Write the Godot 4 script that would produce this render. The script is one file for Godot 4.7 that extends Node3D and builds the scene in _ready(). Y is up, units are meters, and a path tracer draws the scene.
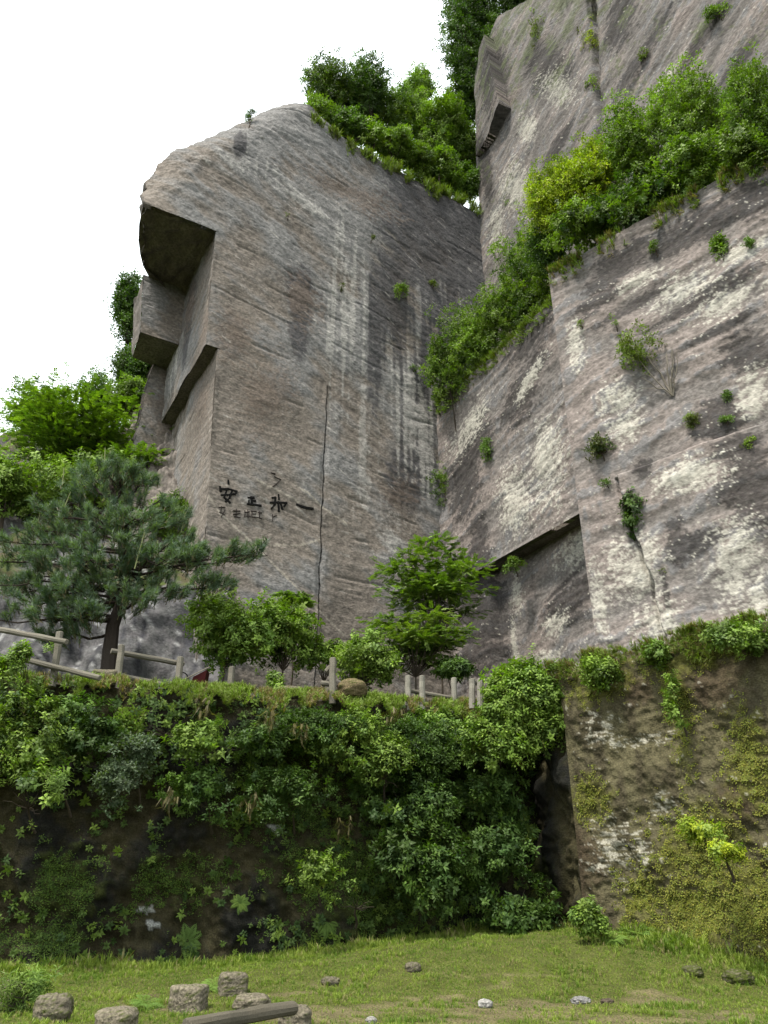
extends Node3D
# A tuff quarry: tall cut cliffs round a terrace, and below it a mossy rock wall and a small meadow.

const PITCH := 27.0
const FOCAL := 769.0
const EYE := Vector3(0, 1.6, 0)
const TERRACE := 7.1

var rng := RandomNumberGenerator.new()
var nz := FastNoiseLite.new()      # fractal, frequency 1
var nf := FastNoiseLite.new()      # single octave, frequency 1
var nc := FastNoiseLite.new()      # cellular
var M := {}
var SPRIG := {}
var taken := {}

# ---------------------------------------------------------------- small helpers
func ray(px: float, py: float) -> Vector3:
	return Vector3((px - 384.0) / FOCAL, (512.0 - py) / FOCAL, -1.0).rotated(Vector3.RIGHT, deg_to_rad(PITCH))

func at(px: float, py: float, depth: float) -> Vector3:
	var r := ray(px, py)
	return EYE + r * (depth / -r.z)

func on_level(px: float, py: float, y: float) -> Vector3:
	var r := ray(px, py)
	return EYE + r * ((y - EYE.y) / r.y)

func numbered(called: String) -> String:
	if not taken.has(called):
		taken[called] = 0
		return called
	taken[called] += 1
	return "%s_%03d" % [called, taken[called]]

func tag(o: Node, label: String, category := "", group := "", kind := "") -> void:
	if label: o.set_meta("label", label)
	if category: o.set_meta("category", category)
	if group: o.set_meta("group", group)
	if kind: o.set_meta("kind", kind)

func base(called: String, where: Vector3, label: String, category := "", group := "", kind := "") -> Node3D:
	var o := Node3D.new()
	o.name = numbered(called)
	add_child(o)
	o.position = where
	tag(o, label, category, group, kind)
	return o

func part(called: String, mesh: Mesh, m: Material, parent: Node3D) -> MeshInstance3D:
	var o := MeshInstance3D.new()
	o.name = called
	o.mesh = mesh
	o.material_override = m
	parent.add_child(o, true)
	return o

func rnd(a: float, b: float) -> float:
	return rng.randf_range(a, b)

func unit() -> Vector3:
	var z := rng.randf_range(-1, 1)
	var a := rng.randf() * TAU
	var r := sqrt(1 - z * z)
	return Vector3(r * cos(a), z, r * sin(a))

func mat(called: String, rough := 0.9, spec := 0.3) -> StandardMaterial3D:
	var m := StandardMaterial3D.new()
	m.resource_name = called
	m.vertex_color_use_as_albedo = true
	m.roughness = rough
	m.metallic_specular = spec
	return m

func noise_tex(freq: float, octaves: int, lo: float, hi: float, seed_: int, type := FastNoiseLite.TYPE_SIMPLEX_SMOOTH) -> NoiseTexture2D:
	var n := FastNoiseLite.new()
	n.noise_type = type
	n.seed = seed_
	n.frequency = freq
	n.fractal_octaves = octaves
	var t := NoiseTexture2D.new()
	t.width = 512
	t.height = 512
	t.seamless = true
	t.noise = n
	var g := Gradient.new()
	g.set_color(0, Color(lo, lo, lo))
	g.set_color(1, Color(hi, hi, hi))
	t.color_ramp = g
	return t

# ---------------------------------------------------------------- rock faces
class Face:
	var o: Vector3
	var u: Vector3
	var n: Vector3
	func _init(o_: Vector3, azimuth: float, facing: Vector3) -> void:
		var a := deg_to_rad(azimuth)
		o = Vector3(o_.x, 0, o_.z)
		u = Vector3(cos(a), 0, -sin(a))
		n = Vector3(-u.z, 0, u.x)
		if n.dot(facing) < 0: n = -n
	func p(s: float, t: float, d := 0.0) -> Vector3:
		return o + u * s + Vector3(0, t, 0) + n * d

func on_face(f: Face, px: float, py: float) -> Vector2:
	var r := ray(px, py)
	var h := EYE + r * ((f.o - EYE).dot(f.n) / r.dot(f.n))
	return Vector2((h - f.o).dot(f.u), h.y)

# patches given where they lie on a face: [s, t, half width, half height, turn]
func marks(f: Face, list: Array) -> Array:
	var out := []
	for a in list:
		var c := on_face(f, a[0], a[1])
		var e := on_face(f, a[0] + a[2], a[1])
		var g := on_face(f, a[0], a[1] - a[3])
		var turn: float = deg_to_rad(a[4]) if a.size() > 4 else 0.0
		out.append(PackedFloat32Array([c.x, c.y, maxf(absf(e.x - c.x), 0.05), maxf(absf(g.y - c.y), 0.05), cos(turn), sin(turn)]))
	return out

func in_marks(list: Array, s: float, t: float) -> float:
	var best := -1.0
	for a: PackedFloat32Array in list:
		var x := s - a[0]
		var y := t - a[1]
		var p := (x * a[4] + y * a[5]) / a[2]
		var q := (y * a[4] - x * a[5]) / a[3]
		var d := 1.0 - sqrt(p * p + q * q)
		if d > best: best = d
	return best

func poly(list: Array) -> Callable:          # piecewise linear: [[t, s], ...] -> s(t)
	return func(t: float) -> float:
		if t <= list[0][0]: return list[0][1]
		for i in range(1, list.size()):
			if t <= list[i][0]:
				return lerpf(list[i - 1][1], list[i][1], (t - list[i - 1][0]) / (list[i][0] - list[i - 1][0]))
		return list[-1][1]

# A face as a fine grid. look(s, t) gives the stone's colour and, in alpha, how far it stands proud.
# edges: left, right, bottom, top: 1 holds that edge still and tucks it back, 0 leaves it free.
func sheet(f: Face, t0: float, t1: float, left: Callable, right: Callable, step: float, look: Callable, edges := [1, 1, 0, 1], tuck := 0.35, bend = null) -> ArrayMesh:
	var rows := int((t1 - t0) / step) + 2
	var widest := 0.0
	for k in 12:
		var tk := lerpf(t0, t1, k / 11.0)
		widest = maxf(widest, right.call(tk) - left.call(tk))
	var cols := int(widest / step) + 2
	var W := cols + 2
	var H := rows + 2
	var v := PackedVector3Array()
	var c := PackedColorArray()
	v.resize(W * H)
	c.resize(W * H)
	for j in H:
		var jj := clampi(j - 1, 0, rows - 1)
		var t := lerpf(t0, t1, float(jj) / (rows - 1))
		var l: float = left.call(t)
		var r: float = right.call(t)
		for i in W:
			var ii := clampi(i - 1, 0, cols - 1)
			var s := lerpf(l, r, float(ii) / (cols - 1))
			var k: Color = look.call(s, t)
			var d := k.a
			var e := 1.0
			if edges[0]: e = minf(e, (s - l) / 0.22)
			if edges[1]: e = minf(e, (r - s) / 0.22)
			if edges[2]: e = minf(e, (t - t0) / 0.22)
			if edges[3]: e = minf(e, (t1 - t) / 0.22)
			d *= smoothstep(0.0, 1.0, e)
			if bend != null: d += bend.call(s, t)
			var s2 := s
			var t2 := t
			if i == 0 or i == W - 1 or j == 0 or j == H - 1:
				d -= tuck
				if i == 0: s2 += 0.04
				if i == W - 1: s2 -= 0.04
				if j == 0: t2 += 0.04
				if j == H - 1: t2 -= 0.04
			v[j * W + i] = f.p(s2, t2, d)
			k.a = 1.0
			c[j * W + i] = k
	return grid_mesh(v, c, W, H, f.n, 1)

func grid_mesh(v: PackedVector3Array, c: PackedColorArray, W: int, H: int, out: Vector3, rim := 0) -> ArrayMesh:
	var n := PackedVector3Array()
	n.resize(W * H)
	var flip := 0.0
	for j in H:
		for i in W:
			var at_ := j * W + i
			var i0 := clampi(i - 1, rim, W - 2 - rim)
			var i1 := clampi(i + 1, rim + 1, W - 1 - rim)
			var j0 := clampi(j - 1, rim, H - 2 - rim)
			var j1 := clampi(j + 1, rim + 1, H - 1 - rim)
			var dx := v[j * W + i1] - v[j * W + i0]
			var dy := v[j1 * W + i] - v[j0 * W + i]
			var q := dx.cross(dy).normalized()
			n[at_] = q
			flip += q.dot(out)
	var s := signf(flip)
	if s < 0:
		for i in n.size(): n[i] = -n[i]
	var ix := PackedInt32Array()
	ix.resize((W - 1) * (H - 1) * 6)
	var w := 0
	for j in H - 1:
		for i in W - 1:
			var a := j * W + i
			if s > 0:
				ix[w] = a; ix[w + 1] = a + W; ix[w + 2] = a + 1
				ix[w + 3] = a + 1; ix[w + 4] = a + W; ix[w + 5] = a + W + 1
			else:
				ix[w] = a; ix[w + 1] = a + 1; ix[w + 2] = a + W
				ix[w + 3] = a + 1; ix[w + 4] = a + W + 1; ix[w + 5] = a + W
			w += 6
	var arr := []
	arr.resize(Mesh.ARRAY_MAX)
	arr[Mesh.ARRAY_VERTEX] = v
	arr[Mesh.ARRAY_NORMAL] = n
	arr[Mesh.ARRAY_COLOR] = c
	arr[Mesh.ARRAY_INDEX] = ix
	var m := ArrayMesh.new()
	m.add_surface_from_arrays(Mesh.PRIMITIVE_TRIANGLES, arr)
	return m

# A level or sloping rock surface between two rims given as equally long lists of points.
func strip(a: Array, b: Array, across: int, along: int, rough: float, look: Callable, out: Vector3) -> ArrayMesh:
	var v := PackedVector3Array()
	var c := PackedColorArray()
	var W := along + 1
	for j in across + 1:
		for i in W:
			var q := float(i) / along * (a.size() - 1)
			var k := mini(int(q), a.size() - 2)
			var pa: Vector3 = a[k].lerp(a[k + 1], q - k)
			var pb: Vector3 = b[k].lerp(b[k + 1], q - k)
			var p := pa.lerp(pb, float(j) / across)
			var e := 0.0 if j == 0 or j == across else 1.0
			p += out * e * rough * nz.get_noise_3d(p.x * 0.8, p.y * 0.8, p.z * 0.8)
			v.append(p)
			c.append(look.call(p))
	return grid_mesh(v, c, W, across + 1, out)

# ---------------------------------------------------------------- plants
class Shape:
	var v := PackedVector3Array()
	var n := PackedVector3Array()
	var c := PackedColorArray()
	func tri(a: Vector3, b: Vector3, d: Vector3, col := Color.WHITE) -> void:
		var q := (d - a).cross(b - a).normalized()
		v.append_array([a, b, d])
		n.append_array([q, q, q])
		c.append_array([col, col, col])
	func quad(a: Vector3, b: Vector3, d: Vector3, e: Vector3, col := Color.WHITE) -> void:
		tri(a, b, d, col)
		tri(a, d, e, col)
	func done() -> ArrayMesh:
		var arr := []
		arr.resize(Mesh.ARRAY_MAX)
		arr[Mesh.ARRAY_VERTEX] = v
		arr[Mesh.ARRAY_NORMAL] = n
		arr[Mesh.ARRAY_COLOR] = c
		var m := ArrayMesh.new()
		m.add_surface_from_arrays(Mesh.PRIMITIVE_TRIANGLES, arr)
		return m
	# a leaf folded along its midrib, drooping at the tip
	func leaf(root: Vector3, dir: Vector3, up: Vector3, length: float, width: float, col := Color.WHITE, droop := 0.25) -> void:
		var side := dir.cross(up).normalized()
		var top := side.cross(dir).normalized()
		var mid := root + dir * length * 0.45 + top * length * 0.03
		var tip := root + dir * length - top * length * droop
		var l := root + dir * length * 0.4 + side * width * 0.5 + top * width * 0.16 - top * length * droop * 0.15
		var r := root + dir * length * 0.4 - side * width * 0.5 + top * width * 0.16 - top * length * droop * 0.15
		tri(root, l, mid, col)
		tri(l, tip, mid, col)
		tri(root, mid, r, col)
		tri(mid, tip, r, col)
	func stick(a: Vector3, b: Vector3, ra: float, rb: float, col: Color, sides := 3) -> void:
		var d := (b - a).normalized()
		var x := d.cross(Vector3(0.3, 0.9, 0.31)).normalized()
		var y := d.cross(x)
		for i in sides:
			var p := TAU * i / sides
			var q := TAU * (i + 1) / sides
			var e := x * cos(p) + y * sin(p)
			var g := x * cos(q) + y * sin(q)
			quad(a + e * ra, b + e * rb, b + g * rb, a + g * ra, col)

func make_sprigs() -> void:
	rng.seed = 77
	var twig := Color(0.9, 0.55, 0.4)
	# broad: eleven leaves on a short shoot; fine: twenty small ones; long: narrow leaves
	for k in 3:
		var a := Shape.new()
		for i in 11:
			var h := 0.06 + 0.085 * i
			var ang := i * 2.4 + rnd(-0.5, 0.5)
			var d := Vector3(cos(ang), rnd(0.0, 0.7), sin(ang)).normalized()
			var tone := rnd(0.75, 1.2)
			a.leaf(Vector3(d.x, 0, d.z) * 0.03 + Vector3(0, h * 0.75, 0), d, Vector3.UP, rnd(0.34, 0.5), rnd(0.19, 0.27), Color(tone, tone, tone), rnd(0.1, 0.35))
		a.stick(Vector3(0, -0.3, 0), Vector3(0, 0.7, 0), 0.014, 0.006, twig)
		SPRIG["broad%d" % k] = a.done()
		var b := Shape.new()
		for i in 20:
			var p := unit() * rnd(0.15, 0.5)
			p.y = absf(p.y) * 0.9
			var d := (p + unit() * 0.4 + Vector3(0, 0.15, 0)).normalized()
			var tone := rnd(0.7, 1.25)
			b.leaf(p, d, Vector3.UP + unit() * 0.4, rnd(0.2, 0.32), rnd(0.11, 0.17), Color(tone, tone, tone), 0.2)
		b.stick(Vector3(0, -0.3, 0), Vector3(0, 0.4, 0), 0.014, 0.006, twig)
		SPRIG["fine%d" % k] = b.done()
		var w := Shape.new()
		for i in 12:
			var ang := i * 2.4
			var d := Vector3(cos(ang), rnd(0.2, 0.9), sin(ang)).normalized()
			var tone := rnd(0.75, 1.2)
			w.leaf(Vector3(0, 0.06 * i, 0), d, Vector3.UP, rnd(0.35, 0.55), rnd(0.06, 0.09), Color(tone, tone, tone), 0.3)
		SPRIG["long%d" % k] = w.done()
		# flat: a layered spray, leaves in two rows (maple, zelkova)
		var fl := Shape.new()
		for i in 14:
			var x := 0.07 * i
			var sd := 1.0 if i % 2 else -1.0
			var d := Vector3(0.75, rnd(-0.12, 0.1), sd * rnd(0.7, 1.1)).normalized()
			var tone := rnd(0.78, 1.2)
			fl.leaf(Vector3(x - 0.45, rnd(-0.03, 0.03), 0), d, Vector3.UP + unit() * 0.25, rnd(0.24, 0.38), rnd(0.13, 0.2), Color(tone, tone, tone), 0.15)
		fl.stick(Vector3(-0.6, 0, 0), Vector3(0.55, 0, 0), 0.012, 0.005, twig)
		SPRIG["flat%d" % k] = fl.done()
		# pine: a brush of needles
		var pn := Shape.new()
		for i in 34:
			var h := rnd(-0.35, 0.35)
			var ang := rng.randf() * TAU
			var d := Vector3(cos(ang), rnd(0.5, 1.5), sin(ang)).normalized()
			var s := d.cross(unit()).normalized() * 0.024
			var r := Vector3(0, h, 0)
			var tone := rnd(0.7, 1.25)
			pn.tri(r - s, r + s, r + d * rnd(0.4, 0.62), Color(tone, tone, tone))
		pn.stick(Vector3(0, -0.6, 0), Vector3(0, 0.4, 0), 0.03, 0.012, Color(0.8, 0.5, 0.35))
		SPRIG["pine%d" % k] = pn.done()
		# grass: arching blades
		var gr := Shape.new()
		for i in 9:
			var ang := rng.randf() * TAU
			var d := Vector3(cos(ang), 0, sin(ang))
			var s := Vector3(-d.z, 0, d.x) * rnd(0.022, 0.04)
			var lean := rnd(0.1, 0.75)
			var h := rnd(0.5, 1.0)
			var r := d * rnd(0.0, 0.14)
			var m1 := r + d * lean * 0.35 * h + Vector3(0, h * 0.6, 0)
			var tp := r + d * lean * h + Vector3(0, h * (1.0 - lean * 0.35), 0)
			var tone := rnd(0.7, 1.25)
			gr.quad(r - s, r + s, m1 + s * 0.8, m1 - s * 0.8, Color(tone, tone, tone))
			gr.tri(m1 - s * 0.8, m1 + s * 0.8, tp, Color(tone, tone, tone * 0.9))
		SPRIG["grass%d" % k] = gr.done()
		# fern: a rosette of pinnate fronds
		var fe := Shape.new()
		for i in 7:
			var ang := i * TAU / 7 + rnd(-0.3, 0.3)
			var d := Vector3(cos(ang), 0, sin(ang))
			var sd := Vector3(-d.z, 0, d.x)
			var last := Vector3.ZERO
			for j in 11:
				var q := (j + 1) / 11.0
				var p := d * q * 0.85 + Vector3(0, 0.75 * q - 0.62 * q * q, 0)
				fe.stick(last, p, 0.007, 0.005, Color.WHITE)
				var ln := 0.26 * sin(PI * minf(q * 0.85 + 0.12, 1.0))
				for sg in [-1.0, 1.0]:
					fe.leaf(p, (sd * sg + d * 0.35 + Vector3(0, 0.1, 0)).normalized(), Vector3.UP, ln, 0.075, Color.WHITE, 0.2)
				last = p
		SPRIG["fern%d" % k] = fe.done()
	# ivy: three rounded leaves that lie on a wall (y is the wall's outward side)
	for k in 3:
		var iv := Shape.new()
		for i in 4:
			var ang := i * 1.6 + rnd(-0.6, 0.6)
			var d := Vector3(cos(ang), rnd(0.15, 0.6), sin(ang)).normalized()
			var tone := rnd(0.7, 1.25)
			iv.leaf(Vector3(rnd(-0.35, 0.35), 0.06, rnd(-0.35, 0.35)), d, Vector3.UP, rnd(0.32, 0.5), rnd(0.28, 0.42), Color(tone, tone, tone), 0.15)
		SPRIG["ivy%d" % k] = iv.done()

class Copies:
	var where: Array[Transform3D] = []
	var tint := PackedColorArray()
	func put(b: Basis, p: Vector3, c: Color) -> void:
		where.append(Transform3D(b, p))
		c.a = 1.0
		tint.append(c)

func copies(called: String, c: Copies, mesh: Mesh, m: Material, parent: Node3D) -> MultiMeshInstance3D:
	var mm := MultiMesh.new()
	mm.transform_format = MultiMesh.TRANSFORM_3D
	mm.use_colors = true
	mm.mesh = mesh
	mm.instance_count = c.where.size()
	for i in c.where.size():
		mm.set_instance_transform(i, c.where[i])
		mm.set_instance_color(i, c.tint[i])
	var o := MultiMeshInstance3D.new()
	o.name = called
	o.multimesh = mm
	o.material_override = m
	parent.add_child(o, true)
	return o

func along(dir: Vector3, size: float) -> Basis:
	var y := dir.normalized()
	var x := y.cross(unit()).normalized()
	return Basis(x, y, x.cross(y)).scaled(Vector3.ONE * size)

func flatwise(dir: Vector3, size: float) -> Basis:     # x along dir, y up
	var x := dir.normalized()
	var z := x.cross(Vector3.UP + unit() * 0.35).normalized()
	return Basis(x, z.cross(x), z).scaled(Vector3.ONE * size)

# clumps: [centre, radii]; the sprigs sit mostly in each clump's shell and point outwards and up
func crown(c: Array, n: int, kind: String, size: float, ca: Color, cb: Color, parent: Node3D, called := "crown", up := 0.55) -> void:
	var total := 0.0
	for a in c: total += pow(a[1].x * a[1].y * a[1].z, 0.67)
	var cp := Copies.new()
	var cq := Copies.new()
	var hollow := parent.name.begins_with("wall_shrub") and centre_hollow(c)
	for a in c:
		var k := int(n * pow(a[1].x * a[1].y * a[1].z, 0.67) / total) + 1
		var tone := rnd(0.65, 1.25)
		var mixed := rnd(-0.35, 0.35)
		for i in k:
			var d := unit()
			if d.y < -0.3 and rng.randf() < 0.5: d.y = -d.y
			var rad := pow(rng.randf(), 0.45) * (1.0 + 0.35 * nf.get_noise_3d(d.x * 1.6 + a[0].x * 3.0, d.y * 1.6, d.z * 1.6 + a[0].z * 3.0))
			if rng.randf() < 0.12: rad *= rnd(1.1, 1.45)
			var p: Vector3 = a[0] + Vector3(d.x * a[1].x, d.y * a[1].y, d.z * a[1].z) * rad
			if nf.get_noise_3d(p.x * 0.9 / size, p.y * 0.9 / size, p.z * 0.9 / size) < -0.28: continue
			if hollow and nz.get_noise_3d(p.x * 0.55, p.y * 0.75, p.z * 0.4 + 60.0) < -0.13: continue
			var col := ca.lerp(cb, clampf(rng.randf() + mixed, 0, 1)) * (tone * rnd(0.8, 1.2))
			var sz := size * rnd(0.7, 1.25)
			if kind == "flat":
				cp.put(flatwise(Vector3(d.x, d.y * 0.2 - 0.1, d.z) + unit() * 0.3, sz), p - parent.position, col)
			else:
				(cq if kind == "broad" and i % 5 < 2 else cp).put(along(d * 0.8 + Vector3(0, up, 0) + unit() * 0.6, sz), p - parent.position, col)
	if cq.where.size(): tag(copies(called, cq, SPRIG["fine" + str(rng.randi() % 3)], M.leaf, parent), "", "", "", "stuff")
	tag(copies(called, cp, SPRIG[kind + str(rng.randi() % 3)], M.leaf, parent), "", "", "", "stuff")

func centre_hollow(c: Array) -> bool:     # the big bush on the corner stays full
	return c[0][0].x < 2.9 or c[0][0].y < 5.5

func clumps(centre: Vector3, radii: Vector3, k: int, share := 0.45) -> Array:
	var out := []
	for i in k:
		var d := unit() * pow(rng.randf(), 0.4)
		out.append([centre + Vector3(d.x * radii.x, d.y * radii.y, d.z * radii.z) * (1.0 - share * 0.75), radii * share * rnd(0.7, 1.25)])
	return out

func wood(pts: Array, r0: float, r1: float, sh: Shape, col: Color, sides := 7) -> void:
	for i in pts.size() - 1:
		var a := lerpf(r0, r1, float(i) / (pts.size() - 1))
		var b := lerpf(r0, r1, float(i + 1) / (pts.size() - 1))
		sh.stick(pts[i], pts[i + 1], a, b, col * rnd(0.85, 1.1), sides)

func bent(a: Vector3, b: Vector3, k: int, wob: float) -> Array:
	var out := [a]
	for i in range(1, k):
		out.append(a.lerp(b, float(i) / k) + unit() * wob)
	out.append(b)
	return out

# a tree: its trunk stands at foot, limbs run to every clump of the crown
func tree(called: String, label: String, foot: Vector3, centre: Vector3, radii: Vector3, k: int, n: int, kind: String, size: float, ca: Color, cb: Color, group := "", thick := 0.12, category := "tree", names := ["trunk", "crown"], share := 0.45) -> Node3D:
	var o := base(called, foot, label, category, group)
	var cl := clumps(centre, radii, k, share)
	if kind == "flat":
		for a in cl: a[1] = a[1] * Vector3(1.2, 0.4, 1.2)
	var sh := Shape.new()
	var bark := Color(0.11, 0.09, 0.07)
	var fork := foot.lerp(centre, 0.55)
	wood(bent(Vector3(0, -0.3, 0), fork - foot, 4, thick * 0.8), thick, thick * 0.6, sh, bark)
	for a in cl:
		wood(bent(fork - foot, a[0] - foot, 3, thick * 1.2), thick * 0.45, thick * 0.1, sh, bark, 5)
	part(names[0], sh.done(), M.bark, o)
	crown(cl, n, kind, size, ca, cb, o, names[1])
	return o

func shrub(called: String, label: String, foot: Vector3, centre: Vector3, radii: Vector3, k: int, n: int, kind: String, size: float, ca: Color, cb: Color, group := "") -> Node3D:
	return tree(called, label, foot, centre, radii, k, n, kind, size, ca, cb, group, 0.035, "shrub", ["stem", "foliage"])

# ---------------------------------------------------------------- colours (linear)
const DARK := Color(0.04, 0.08, 0.02)
const MID := Color(0.095, 0.165, 0.03)
const FRESH := Color(0.19, 0.28, 0.045)
const LIME := Color(0.36, 0.42, 0.025)
const OLIVE := Color(0.09, 0.1, 0.02)

func materials() -> void:
	nz.noise_type = FastNoiseLite.TYPE_SIMPLEX_SMOOTH
	nz.frequency = 1.0
	nz.fractal_octaves = 4
	nz.seed = 5
	nf.noise_type = FastNoiseLite.TYPE_SIMPLEX_SMOOTH
	nf.frequency = 1.0
	nf.fractal_type = FastNoiseLite.FRACTAL_NONE
	nf.seed = 9
	nc.noise_type = FastNoiseLite.TYPE_CELLULAR
	nc.frequency = 1.0
	nc.fractal_type = FastNoiseLite.FRACTAL_NONE
	nc.seed = 3
	var rock := mat("tuff", 0.92, 0.25)
	rock.albedo_texture = noise_tex(0.03, 5, 0.62, 1.0, 11)
	rock.uv1_triplanar = true
	rock.uv1_world_triplanar = true
	rock.uv1_scale = Vector3.ONE * 0.37
	rock.heightmap_enabled = true
	rock.heightmap_texture = noise_tex(0.045, 5, 0.0, 1.0, 12)
	rock.heightmap_scale = 1.6
	M.rock = rock
	var soil := mat("mossy rock", 0.95, 0.2)
	soil.albedo_texture = noise_tex(0.06, 5, 0.45, 1.0, 21)
	soil.uv1_triplanar = true
	soil.uv1_world_triplanar = true
	soil.uv1_scale = Vector3.ONE * 0.6
	soil.heightmap_enabled = true
	soil.heightmap_texture = noise_tex(0.05, 5, 0.0, 1.0, 22)
	soil.heightmap_scale = 1.8
	M.soil = soil
	M.leaf = mat("leaf", 0.55, 0.35)
	M.leaf.backlight_enabled = true
	M.leaf.backlight = Color(0.8, 0.9, 0.35)
	var bark := mat("bark", 0.95, 0.2)
	bark.albedo_texture = noise_tex(0.08, 4, 0.4, 1.0, 31)
	bark.uv1_triplanar = true
	bark.uv1_scale = Vector3(3, 0.8, 3)
	M.bark = bark
	var ink := mat("dark pigment in the carved strokes", 0.95, 0.1)
	ink.albedo_texture = noise_tex(0.1, 4, 0.3, 1.0, 41)
	ink.uv1_triplanar = true
	ink.uv1_scale = Vector3.ONE * 2.0
	M.ink = ink

# ---------------------------------------------------------------- the stone of each cliff
var FP: Face
var FL: Face
var FR: Face
var FU: Face
var F2: Face
var FW: Face
var FX: Face
var p_pale: Array
var p_dark: Array
var p_brown: Array
var p_vein: Array
var p_drip: Array
var r2_white: Array
var r2_dark: Array
var rl_white: Array
var u_white: Array
var u_dark: Array
var rl_dark: Array
var x_white: Array
var x_moss: Array
var x_brown: Array
var w_moss: Array
var w_pale: Array

func seg_near(list: Array, s: float, t: float) -> float:   # distance to the nearest vein
	var best := 9.0
	for a: PackedFloat32Array in list:
		var d := Vector2(a[2] - a[0], a[3] - a[1])
		var h := clampf(((s - a[0]) * d.x + (t - a[1]) * d.y) / d.length_squared(), 0, 1)
		var e := Vector2(s - a[0] - d.x * h, t - a[1] - d.y * h).length() / a[4]
		if e < best: best = e
	return best

func look_p(s: float, t: float) -> Color:
	var warp := nf.get_noise_2d(s * 0.12, t * 0.12)
	var q := t + 0.11 * s + warp * 0.35
	var hi := smoothstep(26.0, 36.0, t + 1.2 * s)
	var fine := nf.get_noise_2d(s * 0.6, q * 9.0) * 0.6 + 0.4 * nf.get_noise_2d(s * 1.4 + 20, q * 5.0)
	fine *= 0.35 + 1.1 * smoothstep(-0.3, 0.4, nz.get_noise_2d(s * 0.35 + 12, t * 0.5))
	var cutline := smoothstep(0.05, 0.0, absf(fposmod(q * 0.47 + 0.25 * nf.get_noise_1d(floorf(q * 0.47) * 3.3), 1.0) - 0.5)) * smoothstep(-0.1, 0.3, nz.get_noise_2d(s * 0.3 + 70, floorf(q * 0.47) * 5.0))
	var mid := nf.get_noise_2d(s * 0.2 + 50, q * 2.3)
	var diag := nz.get_noise_2d((t + 0.55 * s) * 0.9, (s - 0.55 * t) * 0.22 + 9)
	var grain := nz.get_noise_2d(s * 2.6, t * 2.6)
	var tiny := nf.get_noise_2d(s * 8.0, t * 8.0)
	var blot := nz.get_noise_2d(s * 0.22 + 7, t * 0.16)
	var drip := nf.get_noise_2d(s * 1.6 + 3, t * 0.05) * 0.6 + 0.5 * nf.get_noise_2d(s * 3.4 + 30, t * 0.09)
	var wet := smoothstep(-0.25, 0.3, in_marks(p_drip, s, t) + 0.3 * blot)
	var lum := 1.0 + 0.2 * fine * (1.0 - 0.55 * hi) + 0.12 * mid * (1.0 - 0.5 * hi) + 0.28 * hi * diag + 0.3 * grain + 0.1 * tiny + 0.25 * blot
	var c := Color(0.222, 0.193, 0.168).lerp(Color(0.2, 0.195, 0.192), smoothstep(-0.3, 0.4, blot + 0.5 * diag + 0.5 * hi - 0.2))
	# dark algae, in blotches above and in runs below
	var dk := smoothstep(0.15, 0.55, in_marks(p_dark, s, t) * 1.15 + 0.55 * wet * drip + 0.4 * grain + 0.45 * diag * hi + 0.2 * blot)
	c = c.lerp(Color(0.062, 0.06, 0.064), dk * 0.82)
	var br := smoothstep(0.15, 0.6, in_marks(p_brown, s, t) * 0.7 + 0.4 * blot + 0.35 * fine + 0.35 * grain)
	c = c.lerp(Color(0.135, 0.105, 0.085), br * 0.7)
	# limy pale runs and patches
	var pl := smoothstep(0.2, 0.6, in_marks(p_pale, s, t) * 0.6 - 0.75 * wet * drip + 0.35 * grain + 0.35 * diag + 0.15 * tiny)
	c = c.lerp(Color(0.4, 0.385, 0.36), pl * 0.6)
	var ve := seg_near(p_vein, s, t)
	if ve < 1.0 + grain: c = c.lerp(Color(0.42, 0.38, 0.32), 0.6)
	# loose white scratches of the quarry tools
	if nz.get_noise_2d(s * 0.5 + 60, t * 0.5) > 0.14 and nf.get_noise_2d((t + (0.3 + 0.25 * hi) * s + 0.6 * warp) * 5.0 + 80, s * 0.7 + 4) > 0.68: c = c.lerp(Color(0.4, 0.38, 0.35), 0.45)
	c = c * maxf(lum, 0.35)
	c.a = 0.008 * fine + 0.012 * mid + 0.05 * diag * hi + 0.12 * blot + 0.015 * grain - 0.05 * cutline
	return c

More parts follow.
